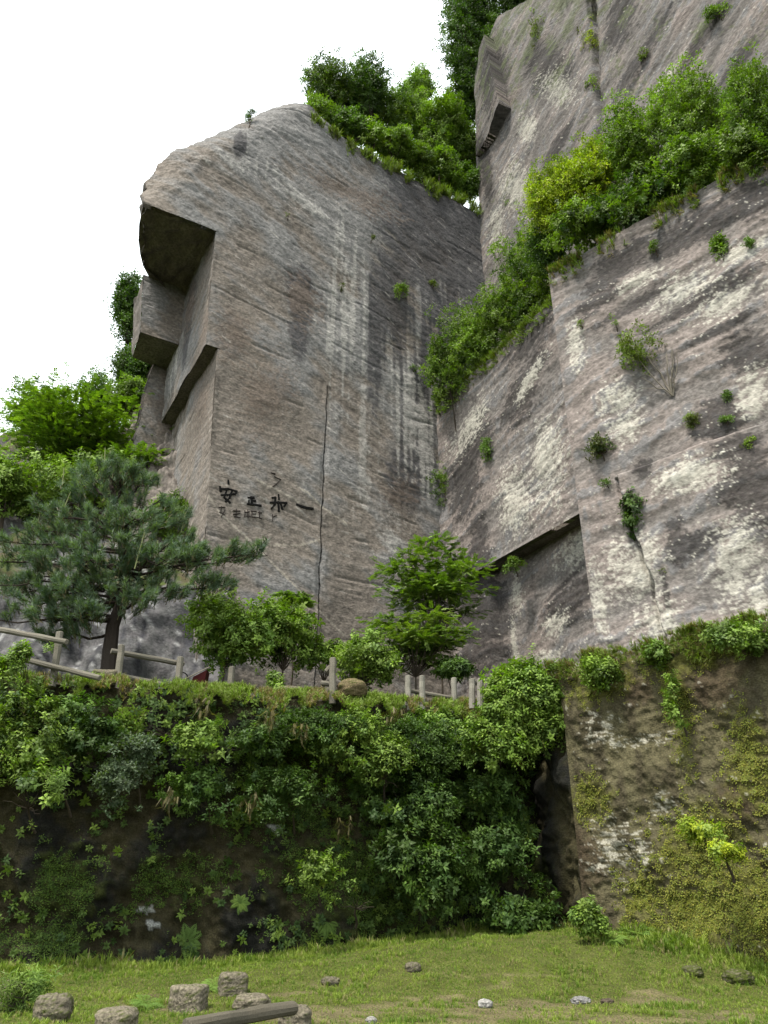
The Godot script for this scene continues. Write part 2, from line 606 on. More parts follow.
func look_r(s: float, t: float, white: Array, dark: Array, tilt: float, o: float, warm := 0.5) -> Color:
	var warp := nz.get_noise_2d(s * 0.13 + o, t * 0.13)
	var q := t - tilt * s + warp * 0.8
	var fine := nf.get_noise_2d(s * 0.7 + o, q * 7.5) * 0.6 + 0.4 * nf.get_noise_2d(s * 1.3 + o, q * 3.3)
	var mid := nf.get_noise_2d(s * 0.18 + o, q * 1.7)
	var grain := nz.get_noise_2d(s * 3.1 + o, t * 3.1)
	var blot := nz.get_noise_2d(s * 0.3 + o, q * 0.4)
	var cut := nf.get_noise_2d(s * 2.5 + o, t * 0.35)
	var tiny := nz.get_noise_2d(s * 9.0 + o, t * 9.0)
	var c := Color(0.215, 0.197, 0.187).lerp(Color(0.24, 0.207, 0.192), smoothstep(-0.3, 0.4, blot + warm - 0.5))
	c = c.lerp(Color(0.185, 0.185, 0.192), smoothstep(0.2, 0.6, mid + 0.5 * cut) * 0.7)
	var lum := 1.0 + 0.2 * fine + 0.1 * mid + 0.2 * grain + 0.16 * tiny + 0.22 * blot + 0.06 * cut
	var dk := smoothstep(0.14, 0.5, in_marks(dark, s, t) * 1.25 + 0.5 * grain + 0.35 * mid + 0.35 * fine + 0.2 * tiny)
	c = c.lerp(Color(0.05, 0.046, 0.045), dk * 0.85)
	var wh := in_marks(white, s, t)
	var g := 0.9 * wh + 0.5 * grain + 0.5 * tiny + 0.4 * fine + 0.3 * blot + 0.2 * nf.get_noise_2d(s * 3.0 + o, (t - 0.5 * s) * 7.0)
	c = c.lerp(Color(0.52, 0.505, 0.44), smoothstep(0.2, 0.6, g) * 0.68)
	if wh < 0.1 and tiny + 0.6 * grain + 0.4 * fine > 0.66 and mid + blot > 0.2: c = c.lerp(Color(0.5, 0.48, 0.42), 0.6)
	c = c * maxf(lum, 0.35)
	c.a = 0.008 * fine + 0.035 * mid + 0.14 * blot + 0.012 * grain + 0.012 * cut
	return c

func look_u(s: float, t: float) -> Color:
	var c := look_r(s, t, u_white, u_dark, 0.35, 40.0, 0.35)
	c = c * 0.86
	# ivy-green film of moss towards the crest and along the crack
	var g := nz.get_noise_2d(s * 0.5 + 90, t * 0.5)
	var top := smoothstep(0.1, 0.5, g + 0.5 * smoothstep(48.0, 60.0, t + s * 0.5) - 0.25 + 0.6 * nz.get_noise_2d(s * 3.0, t * 3.0))
	c = Color(c.r, c.g, c.b).lerp(Color(0.1, 0.125, 0.05), top * 0.6)
	var cx := 11.0 + 0.12 * (t - 42.2) + 0.15 * nf.get_noise_1d(t * 0.5)
	var cr := absf(s - cx)
	c.a = 0.012 * nf.get_noise_2d(s * 0.4 + 40, (t - 0.35 * s) * 6.0) + 0.16 * nz.get_noise_2d(s * 0.25 + 11, (t - 0.6 * s) * 0.4) + 0.015 * nz.get_noise_2d(s * 2.0, t * 2.0) - 0.25 * smoothstep(0.25, 0.0, cr)
	# the stone left of the crack stands a little proud
	c.a += 0.3 * smoothstep(0.06, -0.1, s - cx)
	return c

func look_w(s: float, t: float) -> Color:       # the shaded mossy wall below the terrace
	var grain := nz.get_noise_2d(s * 2.2, t * 2.2)
	var big := nz.get_noise_2d(s * 0.4 + 5, t * 0.4)
	var bed := nf.get_noise_2d(s * 0.5, t * 3.5 + big)
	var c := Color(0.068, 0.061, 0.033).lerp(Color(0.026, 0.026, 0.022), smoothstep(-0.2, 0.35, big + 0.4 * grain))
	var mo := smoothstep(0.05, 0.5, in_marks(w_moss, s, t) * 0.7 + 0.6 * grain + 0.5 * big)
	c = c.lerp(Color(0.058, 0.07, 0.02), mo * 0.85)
	if in_marks(w_pale, s, t) + grain * 0.9 > 0.35: c = c.lerp(Color(0.42, 0.43, 0.41), 0.85)
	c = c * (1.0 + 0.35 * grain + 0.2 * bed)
	c.a = 0.55 * big + 0.13 * grain + 0.03 * bed
	return c

func look_x(s: float, t: float) -> Color:       # the lower wall on the right, lit, with creeper and lichen
	var grain := nz.get_noise_2d(s * 3.0 + 70, t * 3.0)
	var big := nz.get_noise_2d(s * 0.5 + 25, t * 0.5)
	var bed := nf.get_noise_2d(s * 0.5 + 8, t * 4.0 + 0.5 * big)
	var run := nf.get_noise_2d(s * 2.2 + 60, t * 0.2)
	var c := Color(0.135, 0.122, 0.07).lerp(Color(0.085, 0.074, 0.046), smoothstep(-0.25, 0.35, big + 0.5 * run + 0.3 * grain))
	var bn := smoothstep(0.0, 0.5, in_marks(x_brown, s, t) * 0.9 + 0.5 * grain + 0.3 * big)
	c = c.lerp(Color(0.085, 0.063, 0.042), bn * 0.7)
	var mo := smoothstep(-0.1, 0.5, in_marks(x_moss, s, t) * 0.75 + 0.5 * grain + 0.35 * big)
	c = c.lerp(Color(0.13, 0.135, 0.03), mo * 0.75)
	var wh := 0.7 * in_marks(x_white, s, t) + 0.6 * grain + 0.7 * nf.get_noise_2d(s * 2.0, t * 11.0) + 0.4 * nf.get_noise_2d(s * 11.0, t * 16.0)
	c = c.lerp(Color(0.5, 0.48, 0.4), smoothstep(0.25, 0.6, wh) * 0.8)
	if grain + 0.3 * bed > 0.55 and big > 0.05: c = c.lerp(Color(0.42, 0.4, 0.34), 0.5)
	c = c * (1.0 + 0.22 * grain + 0.12 * bed)
	c.a = 0.25 * big + 0.06 * grain + 0.015 * bed
	return c

func stone_at(p: Vector3) -> Color:
	var g := nz.get_noise_3d(p.x * 1.6, p.y * 1.6, p.z * 1.6)
	var b := nz.get_noise_3d(p.x * 0.3, p.y * 0.3, p.z * 0.3)
	return Color(0.17, 0.15, 0.135) * (1.0 + 0.4 * g + 0.3 * b)

func soil_at(p: Vector3) -> Color:
	var g := nz.get_noise_3d(p.x * 1.6, p.y * 1.6, p.z * 1.6)
	return Color(0.09, 0.075, 0.045).lerp(Color(0.06, 0.085, 0.02), smoothstep(-0.2, 0.3, g)) * (1.0 + 0.3 * g)

func ground_h(x: float, z: float) -> float:
	var h := 0.75 * smoothstep(-16.5, -21.5, z) * smoothstep(-6.0, 5.0, x) + 0.2 * smoothstep(-16, -20, z)
	return h + 0.07 * nz.get_noise_2d(x * 0.5, z * 0.5) + 0.03 * nz.get_noise_2d(x * 2.0, z * 2.0)

func veins(f: Face, list: Array) -> Array:
	var out := []
	for a in list:
		for i in range(0, a.size() - 3, 2):
			var p := on_face(f, a[i], a[i + 1])
			var q := on_face(f, a[i + 2], a[i + 3])
			out.append(PackedFloat32Array([p.x, p.y, q.x, q.y, 0.05]))
	return out

# ---------------------------------------------------------------- the scene
func _ready() -> void:
	var t_start := Time.get_ticks_msec()
	var cam := Camera3D.new()
	cam.name = "camera"
	add_child(cam)
	cam.position = EYE
	cam.rotation_degrees = Vector3(PITCH, 0, 0)
	cam.fov = rad_to_deg(2.0 * atan(512.0 / FOCAL))
	cam.near = 0.1
	cam.far = 600.0
	cam.current = true
	var env := Environment.new()
	env.background_mode = Environment.BG_SKY
	var sky_m := ProceduralSkyMaterial.new()
	sky_m.sky_top_color = Color(0.93, 0.96, 0.97)
	sky_m.sky_horizon_color = Color(0.96, 0.97, 0.96)
	sky_m.sky_curve = 0.2
	sky_m.ground_bottom_color = Color(0.2, 0.2, 0.17)
	sky_m.ground_horizon_color = Color(0.5, 0.5, 0.47)
	sky_m.sun_angle_max = 1.0
	env.sky = Sky.new()
	env.sky.sky_material = sky_m
	env.background_energy_multiplier = 0.56
	env.tonemap_mode = Environment.TONE_MAPPER_LINEAR
	env.tonemap_exposure = 5.2
	env.sdfgi_enabled = true
	env.ssao_enabled = true
	env.ssil_enabled = true
	var we := WorldEnvironment.new()
	we.name = "world"
	we.environment = env
	add_child(we)
	var sun := DirectionalLight3D.new()
	sun.name = "sun"
	add_child(sun)
	sun.light_energy = 0.5
	sun.light_angular_distance = 10.0
	sun.light_color = Color(1.0, 0.97, 0.92)
	sun.shadow_enabled = true
	sun.look_at_from_position(Vector3.ZERO, -Vector3(-0.34, 1.0, 0.42), Vector3.UP)

	materials()
	make_sprigs()
	set_faces()
	build_ground()
	build_terrace()
	build_lower_walls()
	build_pillar()
	build_right_cliffs()
	build_hillside()
	print("rock ", Time.get_ticks_msec() - t_start)
	build_trees()
	build_wall_plants()
	build_cliff_plants()
	build_ground_cover()
	build_fences()
	build_stones()
	print("all ", Time.get_ticks_msec() - t_start)

func set_faces() -> void:
	var corner := at(205, 527, 30.0)
	FP = Face.new(corner, 30, Vector3(0, 0, 1))
	FL = Face.new(corner, 120, Vector3(-1, 0, 0))
	var v1 := on_face(FP, 440, 500)
	FR = Face.new(FP.p(v1.x, 0), -60, Vector3(-1, 0, 0))
	var v2 := on_face(FP, 484, 235)
	FU = Face.new(FP.p(v2.x, 0), -60, Vector3(-1, 0, 0))
	F2 = Face.new(Vector3(7.46, 0, -26.2), -42, Vector3(-1, 0, 1))
	FW = Face.new(Vector3(-10.5, 0, -20.6), 15, Vector3(0, 0, 1))
	FX = Face.new(Vector3(5.05, 0, -21.9), -47, Vector3(-1, 0, 1))
	p_pale = marks(FP, [[345, 300, 22, 110], [415, 420, 22, 70], [300, 200, 60, 14, -20], [395, 540, 30, 40], [360, 470, 16, 60], [250, 165, 60, 16, 20], [470, 330, 14, 40], [330, 120, 20, 12]])
	p_dark = marks(FP, [[440, 230, 70, 90], [455, 330, 40, 120], [430, 250, 60, 60], [395, 300, 30, 90], [375, 330, 10, 100], [300, 290, 24, 30], [410, 470, 30, 60, -20], [450, 200, 40, 30], [240, 145, 10, 20], [350, 130, 60, 18, -15], [300, 320, 14, 50], [420, 380, 14, 80]])
	p_drip = marks(FP, [[400, 410, 60, 90], [345, 330, 30, 110], [440, 330, 40, 60], [255, 150, 20, 30]])
	p_brown = marks(FP, [[300, 300, 34, 36], [400, 495, 30, 35, -25], [345, 190, 70, 20], [260, 400, 50, 60], [235, 330, 30, 60]])
	p_vein = veins(FP, [[205, 492, 222, 515, 250, 540, 300, 592, 345, 635], [256, 480, 282, 492, 300, 502], [292, 483, 310, 495, 322, 507, 346, 523], [262, 545, 300, 545, 320, 540]])
	r2_white = marks(F2, [[680, 290, 50, 20, 6], [755, 395, 26, 34], [730, 300, 50, 18, 8], [622, 400, 30, 24], [625, 425, 26, 22], [690, 480, 50, 22, -6], [640, 570, 40, 60], [740, 570, 50, 60], [600, 600, 12, 50], [660, 620, 30, 30], [745, 250, 40, 14, 5], [575, 345, 14, 30], [760, 600, 20, 20], [640, 280, 30, 12, 6]])
	r2_dark = marks(F2, [[620, 262, 60, 20], [700, 226, 80, 24], [755, 200, 40, 26], [750, 480, 44, 70], [700, 300, 90, 12, 8], [640, 300, 70, 10, 8], [690, 235, 90, 16, 6], [700, 545, 40, 14, 4], [745, 350, 40, 30], [755, 490, 30, 60], [760, 360, 22, 20], [720, 420, 40, 30], [600, 300, 40, 14, 8], [680, 545, 16, 30], [670, 600, 6, 40], [645, 470, 14, 18], [610, 275, 40, 14], [740, 450, 40, 20], [720, 330, 50, 8, 6]])
	u_dark = marks(FU, [[500, 80, 16, 60], [550, 70, 24, 60, 20], [640, 60, 60, 14, 25], [700, 40, 60, 12, 25], [490, 170, 8, 50], [560, 150, 30, 12, 30], [740, 60, 40, 14, 25], [620, 20, 26, 40]])
	u_white = marks(FU, [[520, 190, 20, 40, 20], [500, 230, 12, 36], [560, 90, 16, 40, 25], [660, 90, 40, 10, 25], [530, 130, 12, 30, 20]])
	rl_white = marks(FR, [[470, 425, 30, 22, 30], [560, 545, 30, 22, 20], [515, 500, 24, 50], [545, 460, 26, 60], [500, 590, 8, 30], [530, 380, 30, 10, 30], [497, 640, 5, 50], [540, 620, 16, 16], [570, 660, 30, 12], [530, 655, 24, 10]])
	rl_dark = marks(FR, [[465, 480, 24, 50], [470, 620, 30, 90], [550, 600, 40, 26, 20], [560, 585, 40, 12, 20], [475, 440, 24, 40, 20], [530, 330, 40, 40, 30], [545, 580, 40, 6, 20], [520, 400, 30, 30, 30], [560, 690, 10, 10], [480, 540, 14, 40], [535, 365, 26, 18, 30]])
	x_white = marks(FX, [[612, 845, 20, 32], [600, 730, 16, 18], [665, 805, 14, 14], [600, 865, 24, 8], [640, 740, 40, 6], [640, 850, 14, 20]])
	x_moss = marks(FX, [[700, 850, 60, 50], [700, 910, 80, 40], [590, 800, 24, 26], [600, 680, 40, 24], [675, 700, 18, 70], [750, 760, 30, 60], [640, 900, 30, 40], [690, 660, 70, 14], [760, 900, 30, 60]])
	x_brown = marks(FX, [[575, 870, 26, 70], [715, 680, 40, 40], [590, 860, 20, 40], [745, 800, 30, 30], [640, 690, 20, 20]])
	w_moss = marks(FW, [[290, 790, 60, 50], [330, 870, 60, 40], [60, 890, 40, 40], [390, 900, 80, 50], [180, 880, 50, 30], [430, 820, 60, 60], [50, 940, 40, 20]])
	w_pale = marks(FW, [[148, 912, 14, 7], [152, 925, 8, 6], [280, 828, 14, 4, -20]])

func build_ground() -> void:
	var xs := PackedFloat32Array()
	var zs := PackedFloat32Array()
	for x in [-160, -100, -60, -40, -28, -20, -16]: xs.append(x)
	var x := -14.0
	while x < 13.0: xs.append(x); x += 0.14
	for q in [13, 16, 20, 28, 40, 60, 100, 160]: xs.append(q)
	for q in [60, 30, 12, 4, -2, -6, -8, -10]: zs.append(q)
	var z := -11.0
	while z > -28.0: zs.append(z); z -= 0.14
	for q in [-30, -40, -60, -100, -160]: zs.append(q)
	var v := PackedVector3Array()
	var c := PackedColorArray()
	for zz in zs:
		for xx in xs:
			var inside := absf(xx) < 15.0 and zz < -9.0 and zz > -29.0
			v.append(Vector3(xx, ground_h(xx, zz) if inside else 0.0, zz))
			c.append(ground_color(xx, zz))
	var o := part("ground", grid_mesh(v, c, xs.size(), zs.size(), Vector3.UP), M.soil, self)
	tag(o, "grassy meadow floor with bare earth patches below the rock wall", "", "", "structure")

func bare(x: float, z: float) -> float:
	var g := nz.get_noise_2d(x * 0.45 + 3, z * 0.9)
	var d := 1.0 - Vector2((x - 1.2) / 6.0, (z + 15.0) / 2.6).length()
	return 0.75 * smoothstep(0.1, 0.6, d * 0.8 + g * 1.1 + 0.4 * nz.get_noise_2d(x * 2.5, z * 2.5))

func ground_color(x: float, z: float) -> Color:
	var g := nz.get_noise_2d(x * 1.7, z * 1.7)
	var c := Color(0.1, 0.115, 0.03).lerp(Color(0.2, 0.165, 0.095), bare(x, z))
	return c * (1.0 + 0.45 * g)

func build_terrace() -> void:
	# one sheet from the crest of the lower walls back under the cliffs
	var v := PackedVector3Array()
	var c := PackedColorArray()
	var W := 150
	var H := 60
	for j in H:
		for i in W:
			var s := float(i) / (W - 1)
			var x := lerpf(-34.0, 12.5, s)
			var front := crest_z(x)
			var z := lerpf(front, -47.0, pow(float(j) / (H - 1), 1.6))
			var y := TERRACE + 0.18 * nz.get_noise_2d(x * 0.5, z * 0.5) + 0.4 * smoothstep(2.0, 6.0, x) - 0.25 * smoothstep(0.5, 0.0, front - z)
			v.append(Vector3(x, y, z))
			c.append(soil_at(Vector3(x, y, z)))
	var o := part("terrace_ground", grid_mesh(v, c, W, H, Vector3.UP), M.soil, self)
	tag(o, "earthen terrace behind the log fence at the foot of the cliffs", "", "", "structure")

func crest_z(x: float) -> float:
	if x < 4.6: return -20.6 - (x + 10.5) * tan(deg_to_rad(15))
	if x < 5.05: return lerpf(-24.6, -21.9, (x - 4.6) / 0.45)
	return -21.9 + (x - 5.05) * tan(deg_to_rad(47))

func build_lower_walls() -> void:
	var o := base("lower_rock_wall", FW.o, "dark mossy rock wall overgrown with shrubs below the log fence", "", "", "structure")
	var left := func(_t: float) -> float: return -16.0
	var right := func(_t: float) -> float: return 16.3
	# the lip leans out and the foot is hollowed
	var bulge := func(s: float, t: float) -> float:
		return 0.75 * smoothstep(3.6, 6.6, t) - 0.5 * smoothstep(2.6, 0.6, t) * (0.5 + nz.get_noise_2d(s * 0.3, 4.0)) - 0.5
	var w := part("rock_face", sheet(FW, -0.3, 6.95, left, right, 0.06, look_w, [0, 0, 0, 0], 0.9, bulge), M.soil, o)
	w.position = -o.position
	var o2 := base("side_rock_wall", FX.o, "brown lichen-spotted rock wall rising from the grass beside the dark corner", "", "", "structure")
	var l2 := func(_t: float) -> float: return 0.0
	var r2 := func(_t: float) -> float: return 9.5
	var b2 := func(s: float, t: float) -> float: return -0.7 * smoothstep(7.35 + 0.35 * nz.get_noise_1d(s * 1.3 + 17), 7.9, t) + 0.25 * smoothstep(6.0, 7.8, t) * nz.get_noise_2d(s * 0.8, 1.0) 
	w = part("rock_face", sheet(FX, 0.2, 7.85, l2, r2, 0.035, look_x, [1, 0, 0, 0], 0.6, b2), M.soil, o2)
	w.position = -o2.position
	var side := Face.new(FX.o, 98, Vector3(-1, 0, 0))
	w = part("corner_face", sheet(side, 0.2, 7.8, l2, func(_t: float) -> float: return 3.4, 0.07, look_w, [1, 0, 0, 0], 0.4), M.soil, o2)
	w.position = -o2.position

func build_pillar() -> void:
	var o := base("quarry_pillar", FP.o, "tall grey-brown cut cliff with square overhangs and carved characters", "", "", "structure")
	var lo := [[6.0, 0.45], [16.2, 0.05], [25.75, -0.4]]
	var hi := [[25.75, -1.0], [33.2, -1.27]]
	var valley := func(_t: float) -> float: return 13.2
	var groove := func(t: float) -> float: return 5.5 + 0.05 * nf.get_noise_1d(t * 0.7)
	var groove2 := func(t: float) -> float: return 5.58 + 0.05 * nf.get_noise_1d(t * 0.7) + 0.02 * nf.get_noise_1d(t * 3.0)
	var add := func(called: String, m: Mesh) -> void:
		var q := part(called, m, M.rock, o)
		q.position = -o.position
	add.call("front_face", sheet(FP, 6.0, 25.75, poly(lo), groove, 0.06, look_p, [1, 1, 0, 0]))
	add.call("front_face", sheet(FP, 6.0, 25.75, groove2, valley, 0.06, look_p, [1, 0, 0, 0]))
	add.call("front_face", sheet(FP, 25.75, 33.15, poly(hi), func(_t: float) -> float: return 17.5, 0.06, look_p, [1, 0, 0, 0]))
	add.call("groove_back", strip([FP.p(5.2, 6.0, -0.3), FP.p(5.2, 26.0, -0.3)], [FP.p(5.9, 6.0, -0.3), FP.p(5.9, 26.0, -0.3)], 4, 80, 0.04, stone_at, FP.n))
	# the upper block, wider to the left, rounding back towards its crest
	var ul := []
	var ur := []
	for q in [[143, 207], [150, 188], [160, 168], [178, 149], [205, 139], [245, 122], [268, 110], [284, 104], [296, 101]]:
		var lift := 0.0 if q[1] > 200 else 9.0
		var h := on_face(FP, q[0] - lift * 0.3, q[1] - lift)
		ul.append([h.y, h.x])
	ur = [[33.0, 17.5], [44.3, 17.4], [44.6, 11.5], [45.2, 6.2], [46.1, 4.4], [47.3, 2.9]]
	ul[0][0] = 33.15
	var left_p := poly(ul)
	var left_u := func(t: float) -> float: return left_p.call(t) + 0.25 * nz.get_noise_1d(t * 1.3 + 4.0) * smoothstep(33.2, 35.0, t)
	var right_u := poly(ur)
	var roundoff := func(s: float, t: float) -> float:
		var e: float = (s - left_p.call(t)) * 0.75
		var g := 0.3 * nz.get_noise_2d(s * 0.6 + 20, t * 0.6) * smoothstep(3.5, 0.0, e)
		return -0.9 * pow(clampf(1.0 - e / 1.6, 0.0, 1.1), 2.0) * smoothstep(33.2, 35.0, t) + 0.6 * g * smoothstep(33.15, 34.5, t)
	add.call("upper_face", sheet(FP, 33.15, 47.2, left_u, right_u, 0.06, look_p, [0, 0, 0, 0], 0.3, roundoff))
	# crest and left flank of the upper block, running back
	var rim := []
	var back := []
	for k in 28:
		var t := lerpf(33.15, 47.2, k / 27.0)
		var s: float = left_u.call(t)
		rim.append(FP.p(s, t, roundoff.call(s, t) - 0.1))
		back.append(rim[-1] + Vector3(-1.15, -0.1, -4.1))
	var far := []
	for p in back: far.append(p + Vector3(1.6, -0.3, -3.0))
	add.call("flank", strip(rim, back, 24, 160, 0.35, stone_at, -FP.u + Vector3.UP * 0.5))
	add.call("flank", strip(back, far, 16, 160, 0.35, stone_at, -FP.u + Vector3.UP * 0.5))
	rim = []
	back = []
	for k in 24:
		var q := k / 23.0
		var s := lerpf(2.9, 17.4, q)
		var t := 46.4
		if s < 4.4: t = lerpf(47.2, 46.1, (s - 2.9) / 1.5)
		elif s < 6.2: t = lerpf(46.1, 45.2, (s - 4.4) / 1.8)
		elif s < 11.5: t = lerpf(45.2, 44.6, (s - 6.2) / 5.3)
		else: t = lerpf(44.6, 44.3, (s - 11.5) / 5.9)
		rim.append(FP.p(s, t - 0.3, -0.35))
		back.append(FP.p(s, t + 3.0 * smoothstep(2.9, 7.0, s) - 0.6, -8.0))
	add.call("crest", strip(rim, back, 26, 120, 0.5, soil_at, Vector3.UP))
	# underside of the upper block
	var a := []
	var b := []
	var outline := [[143, 207], [139, 224], [138.5, 240], [140, 254], [143, 266], [150, 279], [158, 289], [170, 294], [193, 297]]
	for q in outline:
		a.append(on_level(q[0], q[1], 33.25))
	for k in outline.size():
		b.append(FP.p(lerpf(-4.9, -1.2, k / 8.0), 33.15, 0.0 if k == 0 else -0.02))
	a[0] = FP.p(ul[0][1], 33.25, -0.1)
	for k in outline.size():
		b[k] = FP.p(lerpf(ul[0][1] + 0.02, -1.22, minf(1.0, k / 5.0)), 33.25, -0.1 if k <= 5 else -5.2 * (k - 5) / 3.0)
	add.call("overhang", strip(a, b, 26, 50, 0.35, stone_at, Vector3.DOWN))
	# second block, set back below it
	var fb := Face.new(on_level(193, 297, 33.0), 30, Vector3(0, 0, 1))
	var sl := on_face(fb, 140, 333).x
	add.call("second_block", sheet(fb, 29.35, 33.3, func(t: float) -> float: return sl - 0.1 * (t - 29.3) + 0.12 * nz.get_noise_1d(t * 2.0), func(_t: float) -> float: return 0.15, 0.06, look_p, [0, 0, 0, 0], 0.1))
	a = [fb.p(sl, 29.42, -0.05), fb.p(0.15, 29.42, -0.05)]
	b = [fb.p(sl + 0.2, 29.5, -2.6), fb.p(0.15, 29.5, -3.0)]
	add.call("second_overhang", strip(a, b, 20, 24, 0.12, stone_at, Vector3.DOWN))
	a = [fb.p(sl, 29.35), fb.p(sl - 0.4, 33.3)]
	b = [fb.p(sl + 0.2, 29.5, -2.6), fb.p(sl - 0.2, 33.3, -3.0)]
	add.call("second_flank", strip(a, b, 14, 20, 0.2, stone_at, -FP.u))
	var fc := Face.new(fb.p(0, 0, -2.6), 30, Vector3(0, 0, 1))
	add.call("back_face", sheet(fc, 10.0, 29.6, func(t: float) -> float: return -1.15 - 0.05 * (29.6 - t) + 0.15 * nz.get_noise_1d(t), func(_t: float) -> float: return 1.2, 0.09, look_p, [0, 0, 0, 0], 1.5))
	# the left side of the pillar, above and below the slot
	var fu := Face.new(FP.p(-1.14, 0), 120, Vector3(-1, 0, 0))
	add.call("side_face", sheet(fu, 25.75, 33.7, func(_t: float) -> float: return 0.0, func(_t: float) -> float: return 8.5, 0.07, look_p, [1, 0, 0, 0], 0.05, func(_s: float, t: float) -> float: return -0.14 + 0.27 * minf(t - 25.75, 7.4) / 7.4))
	var fl := Face.new(FP.p(0, 0), 120, Vector3(-1, 0, 0))
	add.call("side_face", sheet(fl, 6.0, 26.2, func(_t: float) -> float: return 0.0, func(_t: float) -> float: return 9.0, 0.07, look_p, [1, 0, 0, 0], 0.05, func(_s: float, t: float) -> float: return -0.45 + 0.85 * (t - 6.0) / 19.75 if t < 16.2 else -0.05 + 0.45 * minf(t - 16.2, 9.55) / 9.55))
	a = [FP.p(-1.0, 25.77, -0.02), FP.p(-1.0, 25.77, -8.5)]
	b = [FP.p(-0.3, 25.78, -0.02), FP.p(-0.3, 25.78, -8.5)]
	add.call("slot_underside", strip(a, b, 6, 40, 0.06, stone_at, Vector3.DOWN))
	# carved characters
	inscription(o)

func inscription(o: Node3D) -> void:
	var big := {
		"a": [[183, 98, 184, 116], [143, 128, 148, 150], [148, 140, 185, 140, 224, 152, 214, 166], [150, 168, 180, 168, 212, 164], [176, 146, 164, 180, 182, 194, 192, 206], [200, 152, 190, 182, 172, 200]],
		"b": [[278, 182, 306, 182], [292, 178, 296, 214], [296, 197, 314, 198], [281, 196, 281, 212], [274, 212, 306, 216, 340, 220]],
		"c": [[394, 182, 412, 180], [425, 166, 427, 190], [410, 180, 406, 214], [386, 204, 424, 204, 464, 206, 452, 222], [424, 200, 426, 246], [408, 214, 392, 232], [436, 210, 444, 236]],
		"d": [[514, 212, 536, 222, 562, 230, 590, 234]],
	}
	var w := {"a": 0.05, "b": 0.047, "c": 0.05, "d": 0.065}
	for k in big:
		var ch := carve(big[k], w[k], Color(0.022, 0.02, 0.022), 0.05)
		var q := part("carved_character", ch, M.ink, o)
		q.position = -o.position
		q.set_meta("label", {"a": "first dark carved character with roof-like top stroke", "b": "second carved character like stacked bars", "c": "third carved character with a tall upright stroke", "d": "last carved character, one slanting stroke"}[k])
	var small := [[[138, 226, 168, 228], [152, 222, 148, 246], [142, 250, 166, 262], [168, 240, 150, 272]], [[206, 244, 240, 246], [222, 236, 222, 272], [208, 262, 238, 256], [212, 272, 240, 276]], [[262, 244, 262, 274], [262, 252, 284, 250], [276, 240, 278, 278], [270, 270, 290, 272]], [[292, 246, 318, 248], [296, 250, 296, 274], [300, 260, 314, 260], [296, 274, 318, 276]], [[326, 252, 344, 254], [334, 248, 332, 276]], [[396, 262, 396, 292], [396, 274, 414, 266]], [[388, 62, 408, 68], [404, 80, 436, 94, 420, 110, 398, 128]], [[322, 276, 344, 282]]]
	for k in small:
		var q := part("faint_character", carve(k, 0.02, Color(0.075, 0.065, 0.06), 0.03), M.ink, o)
		q.position = -o.position

func carve(strokes: Array, width: float, col: Color, deep: float) -> ArrayMesh:
	var sh := Shape.new()
	for st in strokes:
		var pts := []
		for i in range(0, st.size(), 2):
			pts.append(on_face(FP, 190.0 + st[i] / 4.8, 460.0 + st[i + 1] / 4.8))
		for i in pts.size() - 1:
			var a: Vector2 = pts[i]
			var b: Vector2 = pts[i + 1]
			var d := (b - a).normalized()
			var e := Vector2(-d.y, d.x) * width * rnd(0.8, 1.15)
			a -= d * width * 0.5
			b += d * width * 0.5
			var h0 := look_p(a.x, a.y).a
			var h1 := look_p(b.x, b.y).a
			var hm := maxf(maxf(h0, h1), look_p((a.x + b.x) * 0.5, (a.y + b.y) * 0.5).a)
			var za := hm + 0.03
			var zb := hm + 0.03
			var tip := 0.75
			var q := [FP.p(a.x + e.x * tip, a.y + e.y * tip, za), FP.p(b.x + e.x, b.y + e.y, zb), FP.p(b.x - e.x, b.y - e.y, zb), FP.p(a.x - e.x * tip, a.y - e.y * tip, za)]
			sh.quad(q[0], q[1], q[2], q[3], col)
			for m in 4:
				sh.quad(q[m], q[(m + 1) % 4], q[(m + 1) % 4] - FP.n * (deep + 0.1), q[m] - FP.n * (deep + 0.1), col)
	return sh.done()

